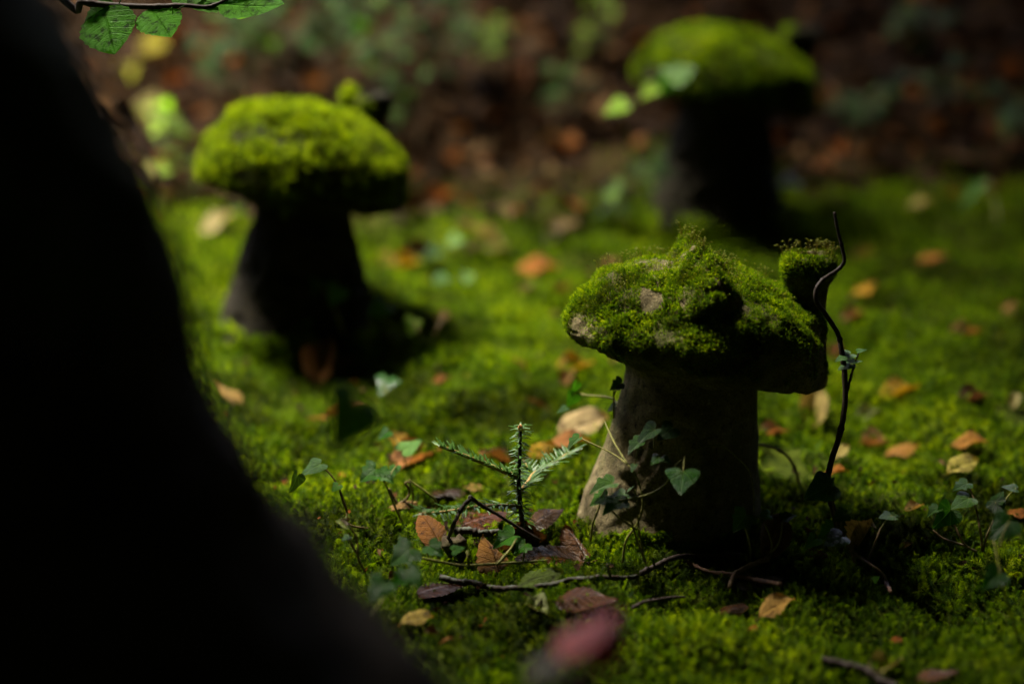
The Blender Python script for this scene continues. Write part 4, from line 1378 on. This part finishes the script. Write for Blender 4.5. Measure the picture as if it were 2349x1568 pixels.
ivy('two blue-green ivy leaves on the left mushroom stem foot',
    [[(800, 800), (780, 740, 2.64), (760, 690, 2.65)], [(838, 800), (850, 740, 2.64), (858, 715, 2.64)]],
    [((778, 662, 2.65), (752, 710, 2.62), (0.2, -0.8, 0.5), 'heart', (0.10, 0.20, 0.12), None),
     ((728, 645, 2.66), (716, 680, 2.63), (0.2, -0.8, 0.5), 'heart', IVG, (760, 700, 2.65)),
     ((882, 700, 2.64), (836, 735, 2.60), (0.1, -0.65, 0.8), 'heart', (0.10, 0.19, 0.12), None)],
    group='ivy sprouting from the far moss')
ivy('single bright yellow-green ivy leaf right of the left mushroom foot',
    [[(985, 800), (965, 770, 2.62), (952, 740, 2.62)]],
    [((950, 735, 2.62), (938, 775, 2.60), (0.3, -0.75, 0.5), 'heart', (0.30, 0.42, 0.10), None)], group='ivy sprouting from the far moss')
ivy('blue-green ivy leaf with a white sheen on the left mid moss',
    [[(900, 940), (890, 915, 2.48), (880, 885, 2.48)]],
    [((888, 868, 2.49), (868, 915, 2.46), (0, -0.4, 0.9), 'gloss', (0.06, 0.16, 0.10), None),
     ((895, 880, 2.49), (925, 868, 2.50), (0, -0.5, 0.85), 'heart', (0.05, 0.15, 0.08), None)], group='ivy sprouting from the far moss')
ivy('small pale ivy leaf pair left of the grey pointed leaf',
    [[(1060, 610), (1050, 580, 2.95), (1040, 560, 2.95)]],
    [((1050, 545, 2.96), (1018, 568, 2.93), (0, -0.6, 0.8), 'heart', (0.22, 0.33, 0.26), None),
     ((1075, 630, 2.84), (1060, 658, 2.82), (0, -0.7, 0.7), 'heart', (0.22, 0.36, 0.22), None)], group='ivy sprouting from the far moss')
ivy('dull green ivy leaves low on the moss right of the left stem',
    [[(1030, 660), (1015, 645, 2.83)]],
    [((1020, 635, 2.84), (985, 650, 2.81), (0, -0.5, 0.85), 'lobe', (0.08, 0.15, 0.11), None),
     ((1005, 575, 2.93), (960, 590, 2.90), (0, -0.5, 0.85), 'lobe', (0.02, 0.06, 0.02), None)], group='ivy sprouting from the far moss')
ivy('pale curved strap-like leaf arching over the upper right moss',
    [[(2290, 520), (2280, 450, 3.20), (2262, 425, 3.20)]],
    [((2272, 412, 3.20), (2190, 495, 3.15), (-0.3, -0.6, 0.7), 'strap', (0.14, 0.28, 0.16), None)], group='ivy sprouting from the far moss')
ivy('three pale ivy leaves before the farthest mushroom stem',
    [[(1690, 515), (1680, 460, 3.15), (1690, 400, 3.15)], [(1600, 510), (1590, 470, 3.12)], [(1790, 470), (1790, 425, 3.14)]],
    [((1822, 415, 3.14), (1765, 430, 3.10), (0, -0.45, 0.9), 'heart', (0.20, 0.30, 0.24), None),
     ((1700, 375, 3.16), (1708, 412, 3.13), (0, -0.8, 0.5), 'heart', (0.07, 0.16, 0.08), (1690, 420, 3.15)),
     ((1675, 445, 3.12), (1665, 490, 3.10), (0.2, -0.8, 0.5), 'heart', (0.05, 0.22, 0.02), None),
     ((1588, 455, 3.12), (1584, 495, 3.10), (0, -0.8, 0.5), 'heart', (0.12, 0.22, 0.13), None)],
    group='ivy sprouting from the far moss')
ivy('pale sapling sprig held out before the farthest cap',
    [[(1480, 520), (1470, 400, 2.98), (1420, 250, 2.95), (1440, 235, 2.94), (1490, 210, 2.94), (1560, 170, 2.94)]],
    [((1540, 178, 2.94), (1606, 142, 2.97), (0.05, -0.5, 0.85), 'lobe', (0.16, 0.26, 0.2), None),
     ((1500, 204, 2.94), (1456, 228, 2.92), (0.1, -0.4, 0.9), 'heart', (0.26, 0.36, 0.05), None),
     ((1430, 238, 2.93), (1374, 264, 2.91), (0.1, -0.4, 0.9), 'heart', (0.26, 0.38, 0.05), None),
     ((1530, 185, 2.94), (1510, 225, 2.91), (0.4, -0.7, 0.5), 'heart', (0.14, 0.28, 0.14), None)],
    name='sapling_sprig', group='saplings on the bank', cat='sapling')

# blurred ivy thicket on the bank
rnd = random.Random(21)
BANK = [
    (520, 250, 0.13, 'ivy bush on the bank behind the left cap, nearest the trunk'),
    (640, 190, 0.14, 'ivy bush on the bank straight above the left cap'),
    (760, 180, 0.20, 'tall ivy bush on the bank above the left cap chimney'),
    (880, 200, 0.22, 'densest dark ivy bush right of the left cap chimney'),
    (950, 330, 0.20, 'ivy strands hanging right beside the left cap rim'),
    (1010, 160, 0.18, 'ivy bush between the left cap chimney and the picture top'),
    (1120, 130, 0.10, 'yellowish low ivy on the bank left of the centre gap'),
    (1290, 240, 0.09, 'low ivy on the bank in the centre gap'),
    (1340, 120, 0.12, 'light green ivy on the bank left of the farthest cap'),
    (1420, 480, 0.08, 'low ivy at the moss edge left of the farthest stem'),
    (1540, 440, 0.08, 'low ivy close against the farthest stem'),
    (1960, 300, 0.09, 'low ivy on the litter right of the farthest stem'),
    (2180, 260, 0.10, 'pale-leaved ivy in the dark litter at upper right'),
    (2320, 330, 0.09, 'low ivy on the litter at the upper right edge'),
    (440, 430, 0.12, 'yellow-green ivy between trunk and left mushroom cap'),
    (2080, 90, 0.09, 'small ivy in the dark litter at the upper right corner'),
]
for i, (px, py, h, lab) in enumerate(BANK):
    b = G(px, min(py + 40, 560))
    root = empty('ivy_bush', b)
    tag(root, lab, 'ivy', 'ivy growing on the bank')
    nst = 6 if h > 0.12 else 4
    bright = 1.9 if 'yellow' in lab or 'light' in lab else (1.0 if px < 1300 else 0.8)
    for s in range(nst):
        an = rnd.uniform(0, 6.28)
        hh = h * rnd.uniform(0.6, 1.1)
        sp_ = h * rnd.uniform(0.2, 0.7)
        tipv = Vector((math.cos(an) * sp_, math.sin(an) * sp_ - 0.02, hh))
        midv = tipv * 0.5 + Vector((0, 0, hh * 0.25))
        pts = [Vector((rnd.uniform(-.02, .02), rnd.uniform(-.02, .02), -0.01)), midv, tipv]
        tube_obj('stem', [b + q for q in pts], 0.0016, 0.0009, M['vine_brown'], root, sides=5, sub=5)
        cv = catmull(pts, 5)
        for _ in range(9 if px < 1150 else 6):
            q = cv[rnd.randrange(3, len(cv))]
            L = rnd.uniform(0.014, 0.027)
            a2 = rnd.uniform(0, 6.28)
            bq = q + Vector((math.cos(a2), math.sin(a2), rnd.uniform(-0.3, 0.6))) * 0.012
            tq = bq + Vector((math.cos(a2), math.sin(a2) - 0.4, rnd.uniform(-0.7, 0.1))).normalized() * L
            m, LL = frame(bq, tq, Vector((rnd.uniform(-.5, .5), rnd.uniform(-0.9, 0.2), 1)))
            o = obj('leaf', IVY['far'][rnd.randrange(2)], root)
            o.matrix_basis = m @ Matrix.Diagonal((LL, LL, LL, 1))
            g = rnd.choice([0.5, 0.8, 1.0, 1.3, 2.2]) * bright
            if bright > 1.5:
                o.color = (0.05 * g, 0.075 * g, 0.008 * g, 1)
            elif rnd.random() < 0.3:
                o.color = (0.05 * g, 0.085 * g, 0.018 * g, 1)
            else:
                o.color = (0.016 * g, 0.042 * g, 0.008 * g, 1)

# ------------------------------------------------------------------ twigs, roots and dead stems
def twig(label, name, paths, r0, r1, mat, cat='twig', rough=0.15, knots=3, group=None, sides=7):
    root = empty(name, V(paths[0][0]))
    tag(root, label, cat, group)
    for i, p in enumerate(paths):
        tube_obj('stick' if i == 0 else 'side_shoot', [V(q) for q in p], r0 if i == 0 else r1 * 0.9, r1 if i == 0 else r1 * 0.5,
                 M[mat], root, sides=sides, sub=8, rough=rough, seed=i + 3, knots=knots)
    return root


tt = twig('tall thin dark twig curving up past the chimney, tiny leaves halfway', 'twig',
          [[(1932, 1245), (1912, 1170, 2.14), (1898, 1120, 2.145), (1905, 1065, 2.15), (1925, 1000, 2.15), (1938, 930, 2.15), (1938, 860, 2.15),
            (1930, 800, 2.15), (1922, 765, 2.15), (1892, 718, 2.14), (1873, 690, 2.135), (1873, 662, 2.135), (1890, 640, 2.14),
            (1920, 620, 2.15), (1936, 600, 2.15), (1932, 570, 2.15), (1922, 530, 2.15), (1914, 486, 2.15)],
           [(1940, 912, 2.15), (1950, 870, 2.15), (1962, 830, 2.15), (1972, 805, 2.15)]],
          0.0031, 0.0014, 'dark_twig', rough=0.10, knots=6)
for b, t, up in (((1950, 812, 2.15), (1916, 826, 2.14), (0, -0.4, 1)), ((1968, 805, 2.15), (1990, 800, 2.15), (0, -0.4, 1)),
                 ((1945, 822, 2.15), (1962, 832, 2.14), (0, -0.6, 0.8)), ((1958, 832, 2.15), (1978, 826, 2.14), (0, -0.4, 1)),
                 ((1950, 836, 2.15), (1922, 846, 2.14), (0, -0.4, 1))):
    B, T = P(*b), P(*t)
    m, L = frame(B, T, Vector(up))
    o = obj('leaf', IVY['heart'][0], tt)
    o.matrix_basis = tt.matrix_basis.inverted() @ m @ Matrix.Diagonal((L * 0.8, L, L, 1))
    o.color = (0.05, 0.12, 0.03, 1)


def GL(px, py, lift=0.011):
    p = G(px, py + lift * 0.97 * FPX / GD(px, py))
    return p + Vector((0, 0, lift))


def gtwig(label, path, r0, r1, mat, lift=0.012, name='twig', shoots=(), **kw):
    pts = [GL(px, py, lift) for px, py in path]
    jr = random.Random(len(label))
    pts = [q for a, b in zip(pts, pts[1:]) for q in (a, a.lerp(b, 0.5) + Vector([jr.uniform(-1, 1) * r0 * 0.55 for _ in range(3)]))] + [pts[-1]]
    root = empty(name, pts[0])
    tag(root, label, 'twig', 'twigs and roots on the moss')
    tube_obj('stick', pts, r0, r1, M[mat], root, sides=9, sub=6, rough=0.2, seed=len(path), knots=7)
    for s in shoots:
        q = [GL(*u) for u in s]
        tube_obj('side_shoot', q, r1 * 0.8, r1 * 0.4, M[mat], root, sides=6, sub=6, rough=0.12)
    return root


gtwig('lichen-crusted twig lying along the front moss', [(1010, 1325), (1040, 1332), (1090, 1340), (1150, 1352), (1210, 1352), (1270, 1342), (1340, 1332), (1400, 1324), (1462, 1322)],
      0.0028, 0.0021, 'twig', 0.009, shoots=[[(1400, 1324, 0.014), (1392, 1300, 0.03)]])
gtwig('short grey twig behind the golden-brown leaf heap', [(1040, 1216), (1075, 1220), (1110, 1222), (1145, 1226)], 0.0034, 0.003, 'twig', 0.012)
gtwig('dark root running from the lichen twig to the stem foot', [(1470, 1318), (1505, 1300), (1550, 1280), (1590, 1276), (1640, 1275), (1700, 1272)],
      0.0026, 0.0016, 'dark_twig', 0.012, 'root', shoots=[[(1500, 1300, 0.012), (1498, 1285, 0.03)]])
gtwig('reddish root curving over the moss below the stem', [(1555, 1276), (1580, 1292), (1620, 1308), (1680, 1325), (1730, 1332), (1790, 1345)],
      0.0016, 0.0020, 'root', 0.011, 'root')
gtwig('pale knobbly root reaching the narrow leaning leaf', [(1672, 1350), (1682, 1322), (1700, 1308), (1735, 1298), (1756, 1284), (1762, 1268)],
      0.0018, 0.0022, 'vine_brown', 0.013, 'root')
gtwig('reddish root at the end of the right ivy runner', [(1955, 1275), (1985, 1290), (2010, 1312), (2030, 1335), (2042, 1358)], 0.0020, 0.0016, 'root', 0.011, 'root')
gtwig('dark twig crossing the bottom edge at the right', [(1885, 1512), (1930, 1522), (1985, 1545), (2060, 1575)], 0.0030, 0.0034, 'dark_twig', 0.012)
gtwig('thin black twig in the moss right of the front leaf', [(1450, 1395), (1475, 1384), (1510, 1380), (1570, 1370)], 0.0016, 0.0010, 'dark_twig', 0.014)
twig('bent black twig forming a peak before the seedling', 'twig',
     [[(1024, 1246), (1040, 1205, 2.12), (1052, 1178, 2.12), (1068, 1155, 2.12), (1082, 1142, 2.12)],
      [(1076, 1138, 2.12), (1100, 1155, 2.125), (1150, 1185, 2.13), (1200, 1216, 2.135), (1240, 1238, 2.14)]], 0.0017, 0.0022, 'dark_twig', knots=4)
twig('looping dead ivy stems on the moss left of the seedling', 'dead_stem',
     [[(1022, 1196), (975, 1182, 2.24), (925, 1165, 2.24), (905, 1145, 2.24), (892, 1120, 2.24)],
      [(880, 1170, 2.25), (925, 1150, 2.24), (940, 1128, 2.24), (930, 1108, 2.24), (940, 1108, 2.24), (948, 1140, 2.24), (935, 1180, 2.24)],
      [(962, 1182, 2.24), (940, 1200, 2.23), (930, 1215, 2.22)]], 0.0016, 0.0015, 'vine_brown', cat='dead stem')
twig('thin bare stalk rising from the moss in the middle distance', 'dead_stem',
     [[(985, 800), (1000, 765, 2.62), (1016, 722, 2.62)]], 0.0012, 0.0009, 'vine_brown', cat='dead stem')
twig('arched thin stem on the moss right of the sharp stem', 'dead_stem',
     [[(1832, 1110), (1822, 1070, 2.3), (1800, 1040, 2.3), (1760, 1022, 2.3), (1725, 1020, 2.3)]], 0.0016, 0.0014, 'vine_brown', cat='dead stem')

# a mossy clod of earth under the bent twig
v, f = [], []
me = bpy.data.meshes.new('earth_clod')
rings = []
for a in np.linspace(-1.3, 1.5, 10):
    t = np.linspace(0, 2 * np.pi, 16, endpoint=False)
    rings.append(np.stack([0.012 * math.cos(a) * np.cos(t), 0.010 * math.cos(a) * np.sin(t), np.full(16, 0.008 * math.sin(a))], 1))
v, f = polar_mesh(rings)
v = displace(v, f, [(0.006, 120, 3)], 3)
o = obj('earth_clod', mesh_of('earth_clod', v.tolist(), f, M['bark']), None, GL(1045, 1252, 0.012))
tag(o, 'small dark clod of earth beside the bent black twig', 'clod')

# ------------------------------------------------------------------ spruce seedling
def needles(axis_pts, n, length, flat, seed, droop=0.0, shrink=True, up=Vector((0, 0, 1))):
    rnd = random.Random(seed)
    cv = catmull(axis_pts, 10)
    v, f = [], []
    for i in range(n):
        t = (i + rnd.random() * 0.6) / n
        q = t * (len(cv) - 1)
        a = min(int(q), len(cv) - 2)
        p = cv[a].lerp(cv[a + 1], q - a)
        d = (cv[min(a + 2, len(cv) - 1)] - cv[max(a - 1, 0)]).normalized()
        if flat:
            s = d.cross(up).normalized()
            u = s.cross(d)
            sg = 1 if i % 2 else -1
            k = rnd.uniform(-0.2, 0.75)
            dirn = s * sg * rnd.uniform(0.6, 1) + u * k + d * rnd.uniform(0.35, 0.7)
        else:
            an = i * 2.399 + rnd.uniform(-0.3, 0.3)
            s = Vector((math.cos(an), math.sin(an), 0))
            dirn = s + d * rnd.uniform(-0.05, 0.35)
        dirn.normalize()
        L = length * rnd.uniform(0.75, 1.15) * (1 - 0.35 * t if shrink else 1)
        w = dirn.cross(Vector((rnd.uniform(-.3, .3), rnd.uniform(-.3, .3), 1))).normalized() * 0.0012
        nn = w.cross(dirn).normalized() * 0.00035
        b = len(v)
        p1 = p + dirn * L * 0.5
        p2 = p + dirn * L - Vector((0, 0, droop * L))
        v += [p - w * 0.5, p + nn, p + w * 0.5, p1 - w, p1 + nn * 2, p1 + w, p2 - w * 0.45, p2 + nn, p2 + w * 0.45]
        f += [(b, b + 1, b + 4, b + 3), (b + 1, b + 2, b + 5, b + 4), (b + 3, b + 4, b + 7, b + 6), (b + 4, b + 5, b + 8, b + 7)]
    return v, f


SD = 2.175
sroot = empty('spruce_seedling', G(1201, 1226))
tag(sroot, 'little spruce seedling with three needled branches left of the sharp stem', 'seedling')


def spath(t):
    return [P(*q) for q in t]


def sbranch(name, path, r0, r1, n, length, flat, seed, mat, droop=0.0, shrink=True):
    pts = spath(path)
    b = tube_obj(name, pts, r0, r1, M[mat], sroot, sides=7, sub=8, rough=0.10, seed=seed)
    v, f = needles(pts, n, length, flat, seed, droop, shrink)
    inv = sroot.matrix_basis.inverted()
    q = obj('needles', mesh_of('needles', [inv @ x for x in v], f, M['needle']), b)
    q['kind'] = 'stuff'
    return b


GB = GD(1201, 1228)
sbranch('main_stem', [(1202, 1234, GB), (1196, 1180, 2.178), (1190, 1110, 2.176), (1192, 1050, 2.175), (1194, 986, 2.175)], 0.0026, 0.0014, 120, 0.0150, False, 1, 'dark_twig', 0.25)
sbranch('branch', [(1186, 1094, 2.176), (1150, 1078, 2.172), (1100, 1058, 2.165), (1050, 1038, 2.158), (1008, 1022, 2.152)], 0.0024, 0.0014, 92, 0.0120, True, 2, 'shoot', 0.0, False)
sbranch('branch', [(1197, 1122, 2.18), (1212, 1104, 2.19), (1224, 1086, 2.205), (1265, 1062, 2.225), (1312, 1036, 2.25)], 0.0020, 0.0012, 84, 0.0155, True, 3, 'shoot', 0.05, False)
sbranch('branch', [(1224, 1086, 2.205), (1212, 1070, 2.22), (1200, 1056, 2.235)], 0.0012, 0.0010, 18, 0.0120, True, 4, 'shoot')
sbranch('branch', [(1192, 1162, 2.175), (1140, 1160, 2.16), (1080, 1164, 2.14), (1020, 1174, 2.12), (968, 1178, 2.10)], 0.0022, 0.0013, 90, 0.0145, True, 5, 'shoot', 0.15, False)
bp = P(1194, 982, 2.173)
rings = []
for z, r in ((-0.0022, 0.0010), (-0.001, 0.0023), (0.0005, 0.0027), (0.002, 0.0022), (0.0034, 0.0012), (0.0042, 0.0003)):
    t = np.linspace(0, 2 * np.pi, 10, endpoint=False)
    rings.append(np.stack([r * np.cos(t), r * np.sin(t), np.full(10, z)], 1))
v, f = polar_mesh(rings)
ob = obj('bud', mesh_of('bud', v.tolist(), f, M['bud']), sroot, sroot.matrix_basis.inverted() @ bp)
v, f = needles([bp - Vector((0, 0, .003)), bp + Vector((0, 0, .004))], 9, 0.011, False, 9, 0.0, False)
inv = sroot.matrix_basis.inverted() 
q = obj('bud_needles', mesh_of('bud_needles', [inv @ x for x in v], f, M['needle']), sroot)
q['kind'] = 'stuff'

# ------------------------------------------------------------------ dark tree in the left foreground
TD = 1.30
SIL = [(100, -160), (175, 0), (240, 150), (302, 300), (372, 450), (425, 600), (452, 750), (492, 880), (560, 1000), (622, 1100), (695, 1220),
       (785, 1330), (885, 1450), (1000, 1568)]
sil = [P(px, py, TD) for px, py in SIL]
zz_ = np.array([p.z for p in sil][::-1])
xx_ = np.array([p.x for p in sil][::-1])
tyc = TD * math.cos(PITCH) - 0.02


def trunk_edge(z):
    if z > zz_[-1]:
        return xx_[-1] - 0.16 * (z - zz_[-1])
    if z < zz_[0]:
        q = zz_[0] - z
        return xx_[0] + 0.70 * q - 0.5 * q * q
    return float(np.interp(z, zz_, xx_))


tree = empty('beech_tree', (-0.45, tyc, gz1(-0.45, tyc)))
tag(tree, 'dark blurred tree trunk filling the left edge, leafy twig hanging above', 'tree')
rings = []
nt = 96
th = np.linspace(0, 2 * np.pi, nt, endpoint=False)
for z in np.concatenate([np.linspace(-0.25, 0.75, 90), np.linspace(0.8, 5.5, 40)]):
    Rr = 0.155 + 0.16 * np.clip((0.45 - z) / 0.6, 0, 1.2) ** 1.5 - 0.015 * max(0, z - 0.8)
    Rr = max(Rr, 0.06)
    ex = trunk_edge(z)
    but = 1 + 0.05 * np.sin(3 * th + 0.5) * np.clip((0.5 - z) / 0.6, 0, 1)
    r = Rr * but
    cxx = ex - Rr - 0.010
    rings.append(np.stack([cxx + r * np.cos(th), tyc + r * np.sin(th), np.full(nt, z)], 1))
v, f = polar_mesh(rings)
v = displace(v, f, [(0.024, 7, 3), (0.010, 34, 3)], 4)
tb = np.array(tree.location)
obj('trunk', mesh_of('trunk', (v - tb).tolist(), f, M['bark']), tree)


def crown_mesh(center, rad, n, size, seed):
    rs = np.random.default_rng(seed)
    p = rs.normal(0, 1, (n, 3))
    p /= np.linalg.norm(p, axis=1, keepdims=True)
    p *= rs.random((n, 1)) ** (1 / 3)
    q = p * np.array(rad) + np.array(center)
    q = q + 0.35 * np.stack([vnoise(q * 0.9), vnoise(q * 0.9 + 7), 0.6 * vnoise(q * 0.9 + 13)], 1)
    a = rs.normal(0, 1, (n, 3))
    a[:, 2] *= 0.35
    a /= np.linalg.norm(a, axis=1, keepdims=True)
    b = np.cross(a, rs.normal(0, 1, (n, 3)) * np.array([1, 1, 0.3]) + np.array([0, 0, 0.01]))
    b /= np.linalg.norm(b, axis=1, keepdims=True)
    s = size * rs.uniform(0.7, 1.3, (n, 1))
    v = np.stack([q - a * s, q + b * s * 0.55, q + a * s, q - b * s * 0.55], 1).reshape(-1, 3)
    f = np.arange(n * 4).reshape(-1, 4)
    return v, f


# leafy low twig of that tree, hanging in at the upper left
bd = 2.17
bpts = [(-0.62, 1.45, 1.35), (-0.66, 1.75, 1.0), (-0.56, 2.0, 0.72)]
bpath = [Vector(q) for q in bpts] + [P(120, -25, bd), P(190, 4, bd), P(265, 13, bd), P(345, 16, bd), P(420, 13, bd), P(478, 16, bd), P(525, -4, bd), P(590, -40, bd)]
br = tube_obj('leafy_twig', bpath, 0.0045, 0.0012, M['dark_twig'], tree, sides=7, sub=8, rough=0.08, knots=5)
br['label'] = 'thin twig with green beech leaves at the upper left'
for i, (b, t, up, colr, kk) in enumerate([
        ((238, 18, bd), (264, 124, bd - 0.02), (-0.25, -0.85, 0.5), (0.07, 0.24, 0.015), 0),
        ((345, 20, bd), (392, 86, bd - 0.02), (0.25, -0.85, 0.45), (0.075, 0.25, 0.015), 1),
        ((500, 8, bd), (652, 10, bd - 0.02), (0.0, -0.55, 0.9), (0.07, 0.22, 0.015), 0),
        ((268, 14, bd), (190, 70, bd + 0.02), (0.4, -0.6, 0.5), (0.03, 0.09, 0.015), 1),
        ((430, 12, bd), (560, -30, bd + 0.02), (0.1, -0.6, 0.8), (0.06, 0.16, 0.02), 1),
        ((400, 12, bd), (470, -45, bd + 0.02), (0.1, -0.6, 0.8), (0.06, 0.16, 0.02), 0),
        ((560, -10, bd), (545, 44, bd + 0.03), (0.1, -0.9, 0.2), (0.10, 0.20, 0.02), 1)]):
    B, T = P(*b), P(*t)
    m, L = frame(B, T, Vector(up))
    o = obj('leaf', LEAF['hang' if i in (0, 1) else 'green'][kk], br)
    wd = 1.15 if i in (0, 1) else 1.3
    o.matrix_basis = tree.matrix_basis.inverted() @ m @ Matrix.Diagonal((L * wd, L, L, 1))
    o.color = (*colr, 1)

cv_, cf_ = crown_mesh((0.4, -0.58, 3.4), (4.2, 4.0, 0.8), 16000, 0.2, 31)  # unseen foliage, added and shifted to shade trunk and foreground
obj('shade_crown', mesh_of('shade_crown', (cv_ - tb).tolist(), cf_.tolist(), M['shade_canopy'], smooth=False), tree)

# unseen woodland trees, added around the clearing to block sky and sun
AROUND = ['straight behind the photographer', 'behind the photographer, a little to the right', 'behind and well to the right', 'right of the photographer',
          'right of the clearing', 'far right of the leafy bank', 'behind the photographer, a little to the left', 'behind and well to the left',
          'left of the photographer', 'left of the dark trunk', 'high up behind the right end of the bank']
for i, deg in enumerate((-90, -62, -36, -10, 14, 40, -118, -146, -172, -200, 68)):
    rr = 4.6 + 0.5 * math.sin(i * 2.3)
    if deg == 68:
        rr = 5.2
    x, y = rr * math.cos(R(deg)), 1.4 + rr * math.sin(R(deg))
    h = 6.2 + 0.6 * math.sin(i * 1.7)
    gz_ = gz1(x, y)
    t = empty('shade_tree', (x, y, gz_))
    tag(t, 'unseen woodland beech added to shade the clearing, ' + AROUND[i], 'tree', 'unseen trees added to shade the clearing')
    tube_obj('trunk', [Vector((x, y, gz_ - 0.1)), Vector((x + 0.05, y, gz_ + h * 0.5)), Vector((x - 0.05, y + 0.1, gz_ + h))], 0.16, 0.05, M['bark'], t,
             sides=14, sub=8, rough=0.05)
    for s in range(4):
        an = s * 1.6 + i
        tube_obj('limb', [Vector((x, y, gz_ + h * (0.3 + 0.12 * s))), Vector((x + math.cos(an) * 0.7, y + math.sin(an) * 0.7, gz_ + h * (0.42 + 0.12 * s))),
                          Vector((x + math.cos(an) * 1.5, y + math.sin(an) * 1.5, gz_ + h * (0.5 + 0.12 * s)))], 0.06, 0.015, M['bark'], t, sides=7, sub=5)
    if deg == 68:
        cv_, cf_ = crown_mesh((x - 1.75, y - 0.95, 4.9), (2.1, 2.0, 1.3), 8000, 0.2, 40 + i)  # foliage set away from its trunk to shade the right-hand bank
    else:
        cv_, cf_ = crown_mesh((x, y, gz_ + h * 0.55), (2.0, 2.0, h * 0.52), 4500, 0.2, 40 + i)
    obj('shade_crown', mesh_of('shade_crown', (cv_ - np.array([x, y, gz_])).tolist(), cf_.tolist(), M['shade_canopy'], smooth=False), t)

# ------------------------------------------------------------------ reddish leaf close to the lens, bottom centre
fd = 1.42
gx_, gy_ = P(1330, 1560, fd).x, P(1330, 1560, fd).y
sh = empty('red_leaved_shoot', (gx_, gy_, gz1(gx_, gy_)))
tag(sh, 'very blurred pinkish red leaf on a shoot at the bottom edge', 'shoot')
tube_obj('stem', [Vector(sh.location), Vector(sh.location) + Vector((0.004, 0.0, 0.12)), P(1350, 1590, fd), P(1345, 1520, fd)], 0.002, 0.0012, M['root'], sh, sides=6, sub=6)
for i, (b, t, up, colr) in enumerate([((1275, 1510, fd), (1420, 1400, fd + 0.01), (-0.30, -0.10, 0.95), (0.95, 0.22, 0.20)),
                                      ((1340, 1520, fd), (1440, 1440, fd + 0.02), (0.5, -0.8, 0.2), (0.12, 0.018, 0.02)),
                                      ((1330, 1530, fd), (1330, 1640, fd - 0.02), (0.2, -0.9, 0.3), (0.09, 0.02, 0.015)),
                                      ((1290, 1510, fd), (1205, 1560, fd - 0.01), (-0.2, -0.4, 0.9), (0.36, 0.27, 0.24))]):
    B, T = P(*b), P(*t)
    m, L = frame(B, T, Vector(up))
    o = obj('leaf', LEAF['wet'][i % 2], sh)
    o.matrix_basis = sh.matrix_basis.inverted() @ m @ Matrix.Diagonal((L * 1.35, L, L, 1))
    o.color = (*colr, 1)
